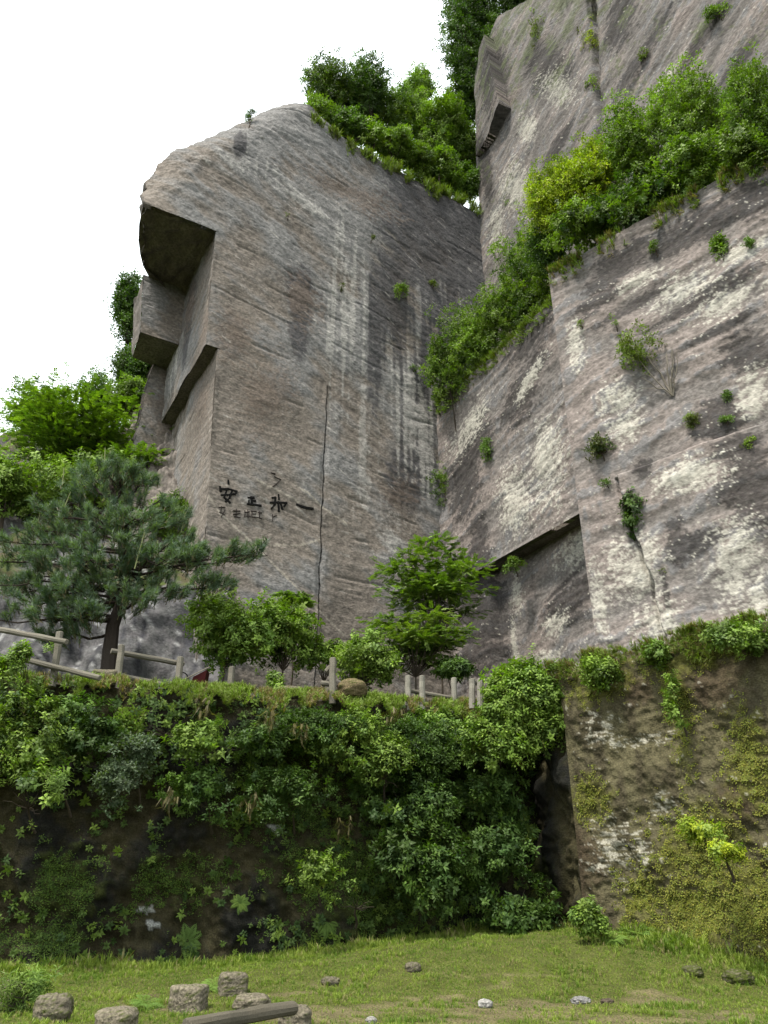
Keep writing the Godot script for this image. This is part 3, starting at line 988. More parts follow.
func build_right_cliffs() -> void:
	var o := base("stepped_cliff", FR.o, "stepped cliff with a dark slot and shrub-covered ledge in the corner", "", "", "structure")
	var add := func(called: String, m: Mesh, mt: Material) -> void:
		var q := part(called, m, mt, o)
		q.position = -o.position
	var l0 := func(_t: float) -> float: return -0.6
	var lk := func(s: float, t: float) -> Color: return look_r(s, t, rl_white, rl_dark, 0.2, 0.0, 0.55)
	add.call("middle_face", sheet(FR, 15.65, 26.8, l0, func(_t: float) -> float: return 12.5, 0.055, lk, [0, 0, 1, 0]), M.rock)
	var rec := func(s: float, _t: float) -> float: return -0.95 + 0.5 * smoothstep(3.2, 2.9, s)
	add.call("lower_face", sheet(FR, 6.5, 15.95, l0, func(_t: float) -> float: return 12.5, 0.055, lk, [0, 0, 0, 0], 0.0, rec), M.rock)
	add.call("slot_underside", strip([FR.p(-0.6, 15.7, -0.3), FR.p(12.5, 15.7, -0.3)], [FR.p(-0.6, 15.75, -1.3), FR.p(12.5, 15.75, -1.3)], 8, 90, 0.04, stone_at, Vector3.DOWN), M.rock)
	var rim := []
	var back := []
	for k in 14:
		var s := -0.8 + k * 1.05
		rim.append(FR.p(s, 26.8, -0.2))
		back.append(FR.p(s, 29.8, -4.8))
	add.call("ledge", strip(rim, back, 16, 60, 0.5, soil_at, Vector3.UP), M.soil)
	# the near block
	var o2 := base("lichen_cliff", F2.o, "broad cliff block spotted with pale lichen above the low wall", "", "", "structure")
	var add2 := func(called: String, m: Mesh, mt: Material) -> void:
		var q := part(called, m, mt, o2)
		q.position = -o2.position
	var l2 := func(_t: float) -> float: return 0.0
	var lk2 := func(s: float, t: float) -> Color:
		var c := look_r(s, t, r2_white, r2_dark, 0.1, 17.0, 0.7)
		var x := s - (1.75 + 0.12 * (15.8 - t) + 0.12 * nf.get_noise_1d(t * 0.8))     # the crack that climbs from the foot
		if t < 15.8: c.a += 0.28 * smoothstep(-0.08, 0.1, x) - 0.25 * smoothstep(0.14, 0.0, absf(x))
		return c
	add2.call("rock_face", sheet(F2, 6.5, 27.1, l2, func(_t: float) -> float: return 14.0, 0.05, lk2, [1, 0, 0, 0]), M.rock)
	var f3 := Face.new(F2.o, 30, Vector3(-1, 0, -0.5))
	add2.call("corner_face", sheet(f3, 6.5, 27.1, l2, func(_t: float) -> float: return 3.5, 0.15, lk2, [1, 0, 0, 0], 0.0), M.rock)
	rim = []
	back = []
	for k in 16:
		var s := -0.2 + k * 0.95
		rim.append(F2.p(s, 27.1, -0.2))
		back.append(F2.p(s - 1.5, 30.2, -7.0))
	add2.call("ledge", strip(rim, back, 16, 60, 0.5, soil_at, Vector3.UP), M.soil)
	# the high wall behind
	var o3 := base("high_cliff", FU.o, "high cliff rising above the shrubs with a cracked face and small dark notch", "", "", "structure")
	var tops := poly([[26.0, -1.5], [42.0, 0.0], [50.0, 0.2], [58.0, 0.9], [60.0, 2.2], [61.5, 3.7]])
	var rights := poly([[26.0, 27.0], [50.0, 27.0], [54.0, 12.5], [57.7, 8.4], [61.5, 4.0]])
	var q := part("rock_face", sheet(FU, 26.0, 61.5, tops, rights, 0.085, look_u, [0, 0, 0, 0], 1.5), M.rock, o3)
	q.position = -o3.position
	# the slab that stands out near the crest, with the notch under it
	var slab_right := poly([[on_face(FU, 500, 139).y, on_face(FU, 500, 139).x], [on_face(FU, 515, 110).y, on_face(FU, 515, 110).x], [on_face(FU, 505, 75).y, on_face(FU, 505, 75).x], [on_face(FU, 497, 42).y, on_face(FU, 497, 42).x]])
	q = part("standing_slab", sheet(FU, on_face(FU, 500, 139).y, on_face(FU, 497, 42).y, func(t: float) -> float: return minf(tops.call(t) + 0.4, slab_right.call(t) - 0.3), slab_right, 0.08, look_u, [0, 0, 0, 0], 1.0, func(s: float, _t: float) -> float: return 0.15 + 0.22 * maxf(s, 0.0)), M.rock, o3)
	q.position = -o3.position
	# crest running back
	rim = []
	back = []
	for k in 20:
		var t := lerpf(26.0, 61.5, k / 19.0)
		rim.append(FU.p(tops.call(t), t, -0.3))
		back.append(FU.p(tops.call(t) + 0.5, t + 1.0, -9.0))
	q = part("flank", strip(rim, back, 18, 80, 0.8, stone_at, -FU.u), M.rock, o3)
	q.position = -o3.position
	rim = []
	back = []
	for k in 16:
		var t := lerpf(61.5, 51.0, k / 15.0)
		rim.append(FU.p(rights.call(t), t, -0.3))
		back.append(FU.p(rights.call(t) + 1.0, t + 3.5, -9.0))
	q = part("crest", strip(rim, back, 18, 80, 0.6, soil_at, Vector3.UP), M.soil, o3)
	q.position = -o3.position

func build_hillside() -> void:
	var prof := [[-29.0, 6.8], [-29.9, 10.0], [-30.8, 13.2], [-33.0, 16.2], [-36.5, 20.5], [-41.0, 26.0], [-47.0, 32.0], [-60.0, 38.0]]
	var W := 150
	var H := 140
	var v := PackedVector3Array()
	var c := PackedColorArray()
	for j in H:
		for i in W:
			var x := lerpf(-46.0, -6.4, pow(float(i) / (W - 1), 0.7))
			var q := float(j) / (H - 1) * (prof.size() - 1)
			var k := mini(int(q), prof.size() - 2)
			var z: float = lerpf(prof[k][0], prof[k + 1][0], q - k)
			var y: float = lerpf(prof[k][1], prof[k + 1][1], q - k)
			var d := nz.get_noise_3d(x * 0.25, y * 0.25, z * 0.25)
			var g := nz.get_noise_3d(x * 1.4, y * 1.4, z * 1.4)
			v.append(Vector3(x, y + 0.6 * d, z + 1.2 * d + 0.07 * g))
			var run := nf.get_noise_2d(x * 2.0, y * 0.15)
			var cc := Color(0.12, 0.118, 0.12).lerp(Color(0.05, 0.05, 0.056), smoothstep(0.0, 0.4, run + 0.5 * g)) * (1.0 + 0.35 * g)
			if nz.get_noise_2d(x * 1.7, y * 1.7 + 5) + 0.4 * run > 0.45: cc = Color(0.28, 0.28, 0.28)
			if y > 13.5: cc = cc.lerp(soil_at(Vector3(x, y, z)), smoothstep(-0.1, 0.25, d + 0.4 * g))
			c.append(cc)
	var o := part("hillside", grid_mesh(v, c, W, H, Vector3(0, 0.3, 1)), M.rock, self)
	tag(o, "grey rocky hillside behind the pine, wooded above", "", "", "structure")
	# pale rock shoulder against the pillar
	var ra := [at(112, 440, 39.0), at(138, 412, 39.0), at(160, 398, 38.5), at(186, 384, 38.0)]
	var rb := [at(90, 600, 33.0), at(130, 590, 32.0), at(160, 580, 32.0), at(190, 570, 32.0)]
	var rc := []
	for p in ra: rc.append(p + Vector3(0, 1.5, -4.0))
	var sr := base("rock_shoulder", rb[1], "pale bare rock slope leaning against the side of the tall cliff", "rock")
	var pale := func(p: Vector3) -> Color: return stone_at(p) * 1.25
	part("slope_face", strip(ra, rb, 70, 60, 0.7, pale, Vector3(0, 0.5, 1)), M.rock, sr).position = -sr.position
	part("top_face", strip(ra, rc, 12, 60, 0.3, pale, Vector3(0, 1, 0)), M.rock, sr).position = -sr.position

# an uneven rock; flat > 0 cuts the sides towards a block
func lump(r: Vector3, k: int, rough: float, seed_: int, col: Color, moss := 0.0, block := 2.0) -> ArrayMesh:
	var v := PackedVector3Array()
	var c := PackedColorArray()
	for j in k + 1:
		var b := PI * j / k - PI / 2
		for i in k + 1:
			var a := TAU * i / k
			var d := Vector3(cos(b) * cos(a), sin(b), cos(b) * sin(a))
			var e := pow(pow(absf(d.x), block) + pow(absf(d.y), block) + pow(absf(d.z), block), -1.0 / block)
			d *= e
			var wide := nz.get_noise_3d(d.x * 1.2 + seed_ * 3.7, d.y * 1.2, d.z * 1.2)
			var g := nz.get_noise_3d(d.x * 5.0 + seed_ * 3.7, d.y * 5.0, d.z * 5.0)
			v.append(Vector3(d.x * r.x, d.y * r.y, d.z * r.z) * (1.0 + rough * wide + rough * 0.25 * g))
			var cc := col * (1.0 + 0.5 * g + 0.3 * wide)
			if moss > 0.0: cc = cc.lerp(Color(0.075, 0.095, 0.022), smoothstep(0.25 - moss, 0.6 - moss, g + 0.4 * wide))
			c.append(cc)
	var n := PackedVector3Array()
	n.resize(v.size())
	var ix := PackedInt32Array()
	var W := k + 1
	for j in k:
		for i in k:
			var q := j * W + i
			for tri in [[q, q + W, q + 1], [q + 1, q + W, q + W + 1]]:
				var m: Vector3 = (v[tri[2]] - v[tri[0]]).cross(v[tri[1]] - v[tri[0]])
				if m.dot(v[tri[0]] + v[tri[1]] + v[tri[2]]) < 0:
					m = -m
					tri = [tri[0], tri[2], tri[1]]
				for t in tri:
					n[t] += m
					ix.append(t)
	for j in W:
		var both := n[j * W] + n[j * W + k]
		n[j * W] = both
		n[j * W + k] = both
	for i in W:
		n[i] = Vector3.DOWN
		n[k * W + i] = Vector3.UP
	for i in n.size(): n[i] = n[i].normalized()
	var arr := []
	arr.resize(Mesh.ARRAY_MAX)
	arr[Mesh.ARRAY_VERTEX] = v
	arr[Mesh.ARRAY_NORMAL] = n
	arr[Mesh.ARRAY_COLOR] = c
	arr[Mesh.ARRAY_INDEX] = ix
	var m := ArrayMesh.new()
	m.add_surface_from_arrays(Mesh.PRIMITIVE_TRIANGLES, arr)
	return m

# ---------------------------------------------------------------- planting
# [px, py of the crown's middle, half width and half height in picture units, depth] -> centre and radii in metres
func crown_box(px: float, py: float, w: float, h: float, depth: float, thick := 1.0) -> Array:
	var c := at(px, py, depth)
	var l := at(px - w, py, depth)
	var t := at(px, py - h, depth)
	var rx := (l - c).length()
	return [c, Vector3(rx * 1.15, (t - c).length() * 1.08, rx * thick * 1.1)]

func build_trees() -> void:
	rng.seed = 101
	var a: Array
	# on the crest of the tall cliff
	var crest := [
		["round leafy tree at the left end of the cliff-top grove", 335, 96, 34, 26, 36.5, DARK, FRESH, "fine", 12, 900],
		["tallest dense tree in the cliff-top grove", 372, 104, 32, 34, 37.5, DARK, MID, "fine", 14, 1000],
		["dark tree behind the middle of the cliff-top grove", 405, 118, 26, 28, 38.5, MID, FRESH, "fine", 12, 800],
		["pale green tree with thin trunk near the cliff-top corner", 436, 128, 26, 28, 38.0, MID, FRESH, "broad", 12, 700],
		["bushy tree tucked into the cliff-top corner under the big tree", 462, 150, 22, 30, 38.8, MID, FRESH, "fine", 12, 700],
		["small sapling with light leaves on the cliff-top slope", 372, 140, 12, 16, 35.5, MID, FRESH, "broad", 6, 200],
		["thin pale-trunked sapling at the edge of the cliff-top grove", 400, 150, 13, 18, 36.2, MID, FRESH, "broad", 7, 220],
		["low leafy sapling beside the cave-like shade on the cliff top", 440, 164, 16, 14, 37.2, MID, FRESH, "broad", 7, 260],
	]
	for q in [[318, 118, 16, 14, 34.5, "bushy end shrub of the grove beside the cliff peak"], [350, 132, 20, 16, 35.0, "low shrub on the slope under the tallest cliff-top tree"], [392, 150, 20, 16, 36.0, "low shrub in the middle of the cliff-top slope"], [424, 166, 22, 16, 37.0, "low shrub on the cliff-top slope near the shaded hollow"], [452, 178, 22, 16, 38.0, "low shrub in the shaded hollow of the cliff-top corner"], [470, 186, 14, 14, 38.6, "last small shrub where the two cliff crests meet"], [420, 98, 20, 22, 40.0, "hazy tree standing farthest back in the cliff-top grove"]]:
		crest.append([q[5], q[0], q[1], q[2], q[3], q[4], MID, FRESH if q[0] % 4 == 0 else MID if q[1] > 130 else FRESH, "fine", 9, 420])
	for q in crest:
		a = crown_box(q[1], q[2], q[3], q[4], q[5])
		var foot: Vector3 = a[0]
		foot.y = minf(45.2 + 0.4 * maxf(0.0, -a[0].z - 35.0), a[0].y - a[1].y * 0.9)
		foot.x += rnd(-0.3, 0.3)
		tree("leafy_tree", q[0], foot, a[0], a[1], q[9] + 4, int(q[10] * 2.2), q[8], 0.58, q[6], q[7], "trees on the crest of the tall cliff", 0.11)
	a = crown_box(251, 111, 5, 4, 30.2)
	tree("tiny_sapling", "tiny bare-looking sapling alone on the cliff crest", a[0] - Vector3(0, 1.6, 0), a[0] - Vector3(0, 0.35, 0), a[1], 5, 34, "fine", 0.32, DARK, MID, "", 0.05)
	# the big tree hanging over the high cliff
	for q in [["big dark evergreen tree overhanging the high cliff crest", 478, 44, 36, 56, 38.0, 30, 5200], ["dark evergreen tree rising out of the picture on the high cliff", 528, -12, 38, 30, 36.0, 24, 3600], ["dark tree leaning out of the cliff-top corner below the big evergreen", 466, 96, 22, 30, 39.0, 14, 1900]]:
		a = crown_box(q[1], q[2], q[3], q[4], q[5])
		tree("evergreen_tree", q[0], a[0] + Vector3(2.0, -a[1].y * 0.7, -1.5), a[0], a[1], q[6], q[7], "fine", 0.6, DARK, MID, "evergreens over the high cliff", 0.3)
	# behind the left side of the pillar
	var left := [
		["slender tree climbing against the sky beside the overhangs", 132, 310, 18, 44, 44.0, DARK, MID, "fine", 12, 700, 0.8],
		["dark round tree directly below the overhanging blocks", 140, 372, 24, 22, 42.0, DARK, MID, "fine", 12, 900, 0.8],
		["feathery pale tree at the far end of the hillside skyline", 42, 412, 36, 24, 46.0, MID, FRESH, "fine", 12, 500, 0.8],
		["feathery open tree on the skyline beside the dark round one", 98, 398, 24, 20, 46.0, MID, MID, "fine", 10, 380, 0.8],
		["bright bushy tree above the pale rock shoulder", 132, 402, 30, 14, 40.0, MID, FRESH, "fine", 12, 800, 0.7],
		["wide spreading green tree behind the pine top", 78, 440, 72, 40, 38.0, Color(0.08, 0.15, 0.02), FRESH, "flat", 36, 3400, 0.55],
		["leafy tree between the pine and the pale rock shoulder", 140, 470, 40, 28, 36.5, MID, FRESH, "flat", 20, 1700, 0.5],
		["bright bush beside the pillar foot behind the pine", 172, 520, 22, 24, 33.0, MID, FRESH, "fine", 10, 700, 0.6],
		["light green shrub at the picture edge behind the pine", 4, 490, 22, 30, 34.0, MID, FRESH, "broad", 8, 450, 0.7],
		["dark leafy tree filling the slope behind the pine", 80, 500, 84, 34, 36.0, MID, FRESH, "broad", 16, 1100, 0.8],
	]
	for q in left:
		a = crown_box(q[1], q[2], q[3], q[4], q[5])
		tree("hillside_tree", q[0], a[0] - Vector3(rnd(-0.5, 0.5), a[1].y * 1.5, rnd(0, 0.8)), a[0], a[1], q[9] + 6, int(q[10] * 1.9), q[8], q[11] * 0.8, q[6], q[7], "trees on the hillside", 0.14)
	build_pine()
	# on the terrace
	var ter := [
		["large dense bush leaning over the hand cart at the cliff foot", 228, 634, 50, 42, 25.2, MID, FRESH, "broad", 22, 1500, 0.4],
		["bright bush beside the large dense bush at the cliff foot", 285, 636, 34, 40, 26.0, MID, FRESH, "broad", 16, 1000, 0.4],
		["layered maple-like tree in the corner of the cliffs", 438, 580, 54, 50, 30.0, MID, FRESH, "flat", 40, 2100, 0.36],
		["young layered tree with yellowish leaves by the fence posts", 415, 640, 52, 34, 27.5, MID, Color(0.17, 0.23, 0.05), "flat", 32, 1700, 0.32],
		["low leafy bush behind the leaning fence post", 365, 662, 34, 24, 26.5, MID, FRESH, "broad", 14, 900, 0.38],
		["dark green bush between the two pale posts and the corner", 452, 674, 26, 14, 27.0, DARK, MID, "broad", 8, 500, 0.36],
		["small bush with drooping twigs against the inscription cliff foot", 296, 598, 20, 8, 28.5, MID, FRESH, "flat", 8, 420, 0.28],
		["small leafy bush at the foot of the inscription cliff", 325, 650, 18, 22, 27.5, MID, FRESH, "broad", 8, 420, 0.36],
		["little bright bush wrapped round a fence post", 276, 690, 13, 14, 23.6, MID, FRESH, "broad", 5, 200, 0.26],
	]
	for q in ter:
		a = crown_box(q[1], q[2], q[3], q[4], q[5], 0.8)
		var foot: Vector3 = a[0]
		foot.y = TERRACE + 0.1
		tree("terrace_bush", q[0], foot, a[0], a[1], q[9], q[10], q[8], q[11], q[6], q[7], "bushes on the terrace", 0.05, "bush", ["trunk", "foliage"], 0.36)

func build_pine() -> void:
	rng.seed = 222
	var foot := at(110, 668, 24.0)
	foot.y = TERRACE
	var o := base("pine_tree", foot, "blue-green pine with a crooked trunk and wide layered branches on the terrace", "tree")
	var sh := Shape.new()
	var bark := Color(0.06, 0.048, 0.04)
	var tr := []
	for q in [[110, 676], [110, 650], [113, 625], [122, 600], [126, 575], [122, 545], [118, 515], [112, 488], [106, 466]]:
		tr.append(at(q[0], q[1], 24.0) - foot)
	tr[0].y = -0.2
	wood(tr, 0.26, 0.05, sh, bark, 9)
	var cp := Copies.new()
	var tips := [[268, 556, 23.0], [240, 560, 23.6], [200, 545, 24.5], [225, 585, 23.0], [180, 590, 22.6], [185, 520, 25.0], [160, 500, 24.6], [150, 478, 24.2], [128, 470, 23.6], [106, 462, 24.0], [84, 478, 24.4], [62, 500, 24.0], [44, 512, 23.4], [24, 530, 24.2], [4, 542, 23.2], [-20, 560, 24.0], [-10, 585, 23.2], [20, 600, 23.0], [52, 590, 22.4], [36, 620, 23.0], [75, 615, 22.6], [140, 600, 22.5], [90, 560, 22.2], [130, 545, 22.2], [60, 545, 22.6], [165, 560, 22.4], [100, 520, 22.8], [140, 520, 22.8], [10, 560, 25.4], [200, 570, 25.0], [70, 525, 25.2], [-4, 620, 23.4], [85, 590, 23.4], [110, 610, 25.0], [210, 560, 22.8], [40, 565, 22.4], [150, 580, 25.5], [0, 590, 25.0], [50, 640, 24.0], [24, 580, 24.4]]
	for q in tips:
		var tip := at(q[0], q[1], q[2]) - foot
		var k := clampf(remap(q[1], 460, 640, 7.4, 3.0) - 0.6, 2.6, 7.6)
		var root: Vector3 = tr[int(k)].lerp(tr[int(k) + 1], k - int(k)) if k < 8 else tr[8]
		root.y = minf(root.y, tip.y + 0.3)
		var pts := bent(root, tip, 5, 0.14)
		wood(pts, 0.06, 0.015, sh, bark, 5)
		# tufts on side twigs, the outer two thirds of the branch
		var dir := (tip - root).normalized()
		for i in 11:
			var h := pow(rng.randf(), 0.7)
			var p0 := root.lerp(tip, 0.3 + 0.7 * h)
			var spread := 0.8 * (1.1 - 0.6 * h)
			var off := Vector3(rnd(-1, 1), rnd(-0.25, 0.5), rnd(-1, 1)) * spread
			var p := p0 + off
			var lead := (Vector3(0, 0.9, 0) + off * 0.8 + dir * 0.6).normalized()
			var tone := rnd(0.75, 1.25)
			sh.stick(p0, p, 0.014, 0.008, bark)
			for j in 6:
				var col := Color(0.075, 0.125, 0.085).lerp(Color(0.15, 0.205, 0.13), rng.randf()) * tone
				cp.put(along(lead + unit() * 0.5, rnd(0.34, 0.52)), p + lead * rnd(-0.15, 0.25) + unit() * 0.12, col)
	part("trunk", sh.done(), M.bark, o)
	tag(copies("crown", cp, SPRIG["pine0"], M.leaf, o), "", "", "", "stuff")
	# pale new shoots
	for q in [[64, 478, 24.0], [66, 500, 23.4], [100, 462, 24.0], [106, 456, 24.0], [110, 462, 24.0], [40, 515, 23.6], [182, 525, 24.6], [158, 548, 22.6], [170, 520, 24.8], [140, 545, 22.4], [136, 560, 22.2]]:
		var sc := Shape.new()
		var p := at(q[0], q[1], q[2]) - foot
		sc.stick(p - Vector3(0, 0.3, 0), p + Vector3(rnd(-0.1, 0.1), rnd(0.25, 0.5), 0), 0.022, 0.012, Color(0.3, 0.33, 0.16), 5)
		part("new_shoot", sc.done(), M.bark, o)

func build_wall_plants() -> void:
	rng.seed = 303
	# shrubs that hang from the crest of the lower wall: label, px, py, half width, half height, depth, colours, sprig, clumps, count, size
	var list := [
		["dense dark shrub at the picture edge hanging over the wall", 24, 738, 40, 42, 19.6, DARK, FRESH, "broad", 14, 900, 0.34],
		["bright leafy shrub rising beside the first fence post", 20, 675, 26, 26, 19.8, MID, FRESH, "broad", 9, 480, 0.32],
		["broad-leaved dark shrub low at the picture edge", 20, 800, 32, 26, 19.0, DARK, FRESH, "broad", 9, 260, 0.36],
		["drooping spray of narrow leaves on the dark wall", 58, 792, 22, 12, 18.8, MID, FRESH, "long", 5, 120, 0.36],
		["leafy shrub below the second fence post", 90, 732, 44, 28, 20.0, DARK, MID, "broad", 12, 750, 0.33],
		["pale dusty-leaved shrub hanging in the middle of the dark wall", 132, 770, 28, 36, 19.9, Color(0.07, 0.11, 0.055), Color(0.12, 0.16, 0.09), "fine", 9, 420, 0.34],
		["low green shrub along the crest below the middle posts", 160, 728, 46, 16, 20.7, MID, FRESH, "fine", 12, 800, 0.33],
		["bright hanging shrub with round leaves near the wall middle", 200, 740, 24, 20, 20.3, MID, FRESH, "broad", 8, 330, 0.33],
		["dark shrub in the shade under the crest", 240, 742, 44, 20, 21.3, DARK, MID, "broad", 12, 520, 0.34],
		["bushy crest shrub below the leaning post", 300, 728, 46, 16, 21.8, DARK, MID, "fine", 12, 850, 0.34],
		["shrub with yellow-green tips under the straw mound", 345, 740, 36, 24, 22.0, MID, FRESH, "broad", 12, 560, 0.34],
		["light round-leaved shrub hanging below the straw mound", 385, 768, 20, 32, 22.0, MID, FRESH, "broad", 8, 360, 0.34],
		["wide green shrub below the pale posts", 430, 746, 50, 26, 22.8, DARK, MID, "fine", 14, 1000, 0.36],
		["bright yellow-green shrub on the crest by the last posts", 455, 732, 34, 16, 23.0, MID, FRESH, "broad", 9, 520, 0.34],
		["large bright shrub bulging from the wall corner top", 532, 706, 40, 36, 22.2, MID, FRESH, "broad", 18, 1700, 0.34],
		["leafy branch reaching over the dark corner hollow", 505, 745, 40, 22, 22.3, MID, FRESH, "broad", 9, 480, 0.36],
		["dark shrub filling the middle of the wall", 410, 800, 60, 36, 22.8, DARK, MID, "broad", 16, 900, 0.37],
		["mid-wall shrub with hanging twigs near the dark corner", 480, 800, 40, 34, 23.2, DARK, MID, "broad", 12, 640, 0.37],
		["big-leaved shrub low on the wall near the dark corner", 490, 860, 46, 30, 22.8, DARK, MID, "broad", 12, 640, 0.38],
		["big-leaved shrub low in the middle of the wall", 420, 870, 46, 36, 22.3, DARK, MID, "broad", 12, 640, 0.38],
		["dark shrub at the foot of the corner hollow", 520, 905, 34, 34, 22.6, DARK, MID, "broad", 10, 520, 0.38],
		["trailing leafy patch above the wall foot", 318, 878, 22, 26, 21.2, MID, FRESH, "broad", 7, 90, 0.32],
		["small bright-leaved plant on the bare brown wall", 355, 905, 24, 18, 21.4, MID, FRESH, "broad", 6, 80, 0.32],
		["sparse leafy twigs on the mossy wall middle", 290, 800, 46, 30, 21.6, DARK, MID, "broad", 12, 330, 0.3],
		["thin climbing plant left of the pale wall patch", 205, 800, 34, 30, 20.7, DARK, MID, "broad", 9, 260, 0.3],
	]
	for q in list:
		var a := crown_box(q[1], q[2], q[3], q[4], q[5], 0.6)
		var foot: Vector3 = a[0] + Vector3(0, -a[1].y * 0.5, -a[1].z - 0.7)
		shrub("wall_shrub", q[0], foot, a[0], a[1] * Vector3(1.2, 1.2, 0.75), q[9] + 4, int(q[10] * 1.6), q[8], q[11] * 0.9, q[6], q[7], "shrubs on the lower wall")
	# on the crest and foot of the right-hand wall
	list = [
		["round bright shrub on the side wall crest near the corner", 610, 674, 22, 20, 20.6, MID, FRESH, "broad", 8, 420, 0.28],
		["small bright shrub midway along the side wall crest", 660, 655, 16, 14, 19.4, MID, FRESH, "broad", 6, 240, 0.27],
		["wide leafy shrub on the side wall crest at the picture edge", 748, 640, 32, 20, 17.6, MID, FRESH, "broad", 9, 420, 0.27],
		["trailing yellow-green plant in the middle of the side wall", 675, 705, 10, 34, 19.0, MID, FRESH, "broad", 6, 120, 0.22],
		["bright leafy plant growing out of the side wall", 700, 832, 16, 14, 18.1, FRESH, LIME, "broad", 5, 120, 0.24],
		["lower bright plant growing out of the side wall", 722, 856, 18, 12, 17.6, FRESH, LIME, "broad", 5, 110, 0.24],
		["leafy plant at the foot of the side wall corner", 592, 922, 16, 18, 19.8, MID, FRESH, "broad", 6, 220, 0.28],
	]
	for q in list:
		var a := crown_box(q[1], q[2], q[3], q[4], q[5], 0.7)
		var foot: Vector3 = a[0] + Vector3(0.4, -a[1].y * 0.7, -a[1].z - 0.3)
		shrub("side_wall_shrub", q[0], foot, a[0], a[1], q[9], q[10], q[8], q[11], q[6], q[7], "plants of the side wall")
	# ferns
	rng.seed = 55
	for q in [["arching fern at the foot of the side wall", 635, 932, 18.9, 0.5], ["fern beside the leafy plant at the wall corner", 612, 938, 19.2, 0.42], ["drooping fern low on the dark wall", 190, 945, 19.4, 0.5], ["fern low on the bare wall near the stone blocks", 215, 985, 18.6, 0.45], ["small fern hanging on the dark wall", 240, 905, 20.0, 0.35], ["fern beside the stone block pair", 145, 1003, 16.5, 0.4], ["pale fern in the shade under the dark shrub", 330, 925, 21.0, 0.4]]:
		var spot := at(q[1], q[2], q[3])
		var lead := Vector3(0, 1, 0.25)
		if q[2] < 950 and q[1] < 500:          # rooted in the shaded wall
			var h := on_face(FW, q[1], q[2])
			spot = FW.p(h.x, h.y, look_w(h.x, h.y).a - 0.5 * smoothstep(2.6, 0.6, h.y) * (0.5 + nz.get_noise_2d(h.x * 0.3, 4.0)) - 0.5)
			lead = FW.n + Vector3(0, 0.35, 0)
		else:                                  # rooted in the meadow
			for i in 400:
				spot = at(q[1], q[2] + 6, 9.0 + 0.05 * i)
				if spot.y < ground_h(spot.x, spot.z): break
		var o := base("fern", spot, q[0], "fern", "ferns along the wall foot")
		var cp := Copies.new()
		for i in 3:
			cp.put(along(lead + unit() * 0.25, q[4] * rnd(0.8, 1.1)), unit() * 0.06, MID.lerp(FRESH, rng.randf() * 0.5))
		tag(copies("frond", cp, SPRIG["fern%d" % (rng.randi() % 3)], M.leaf, o), "", "", "", "stuff")

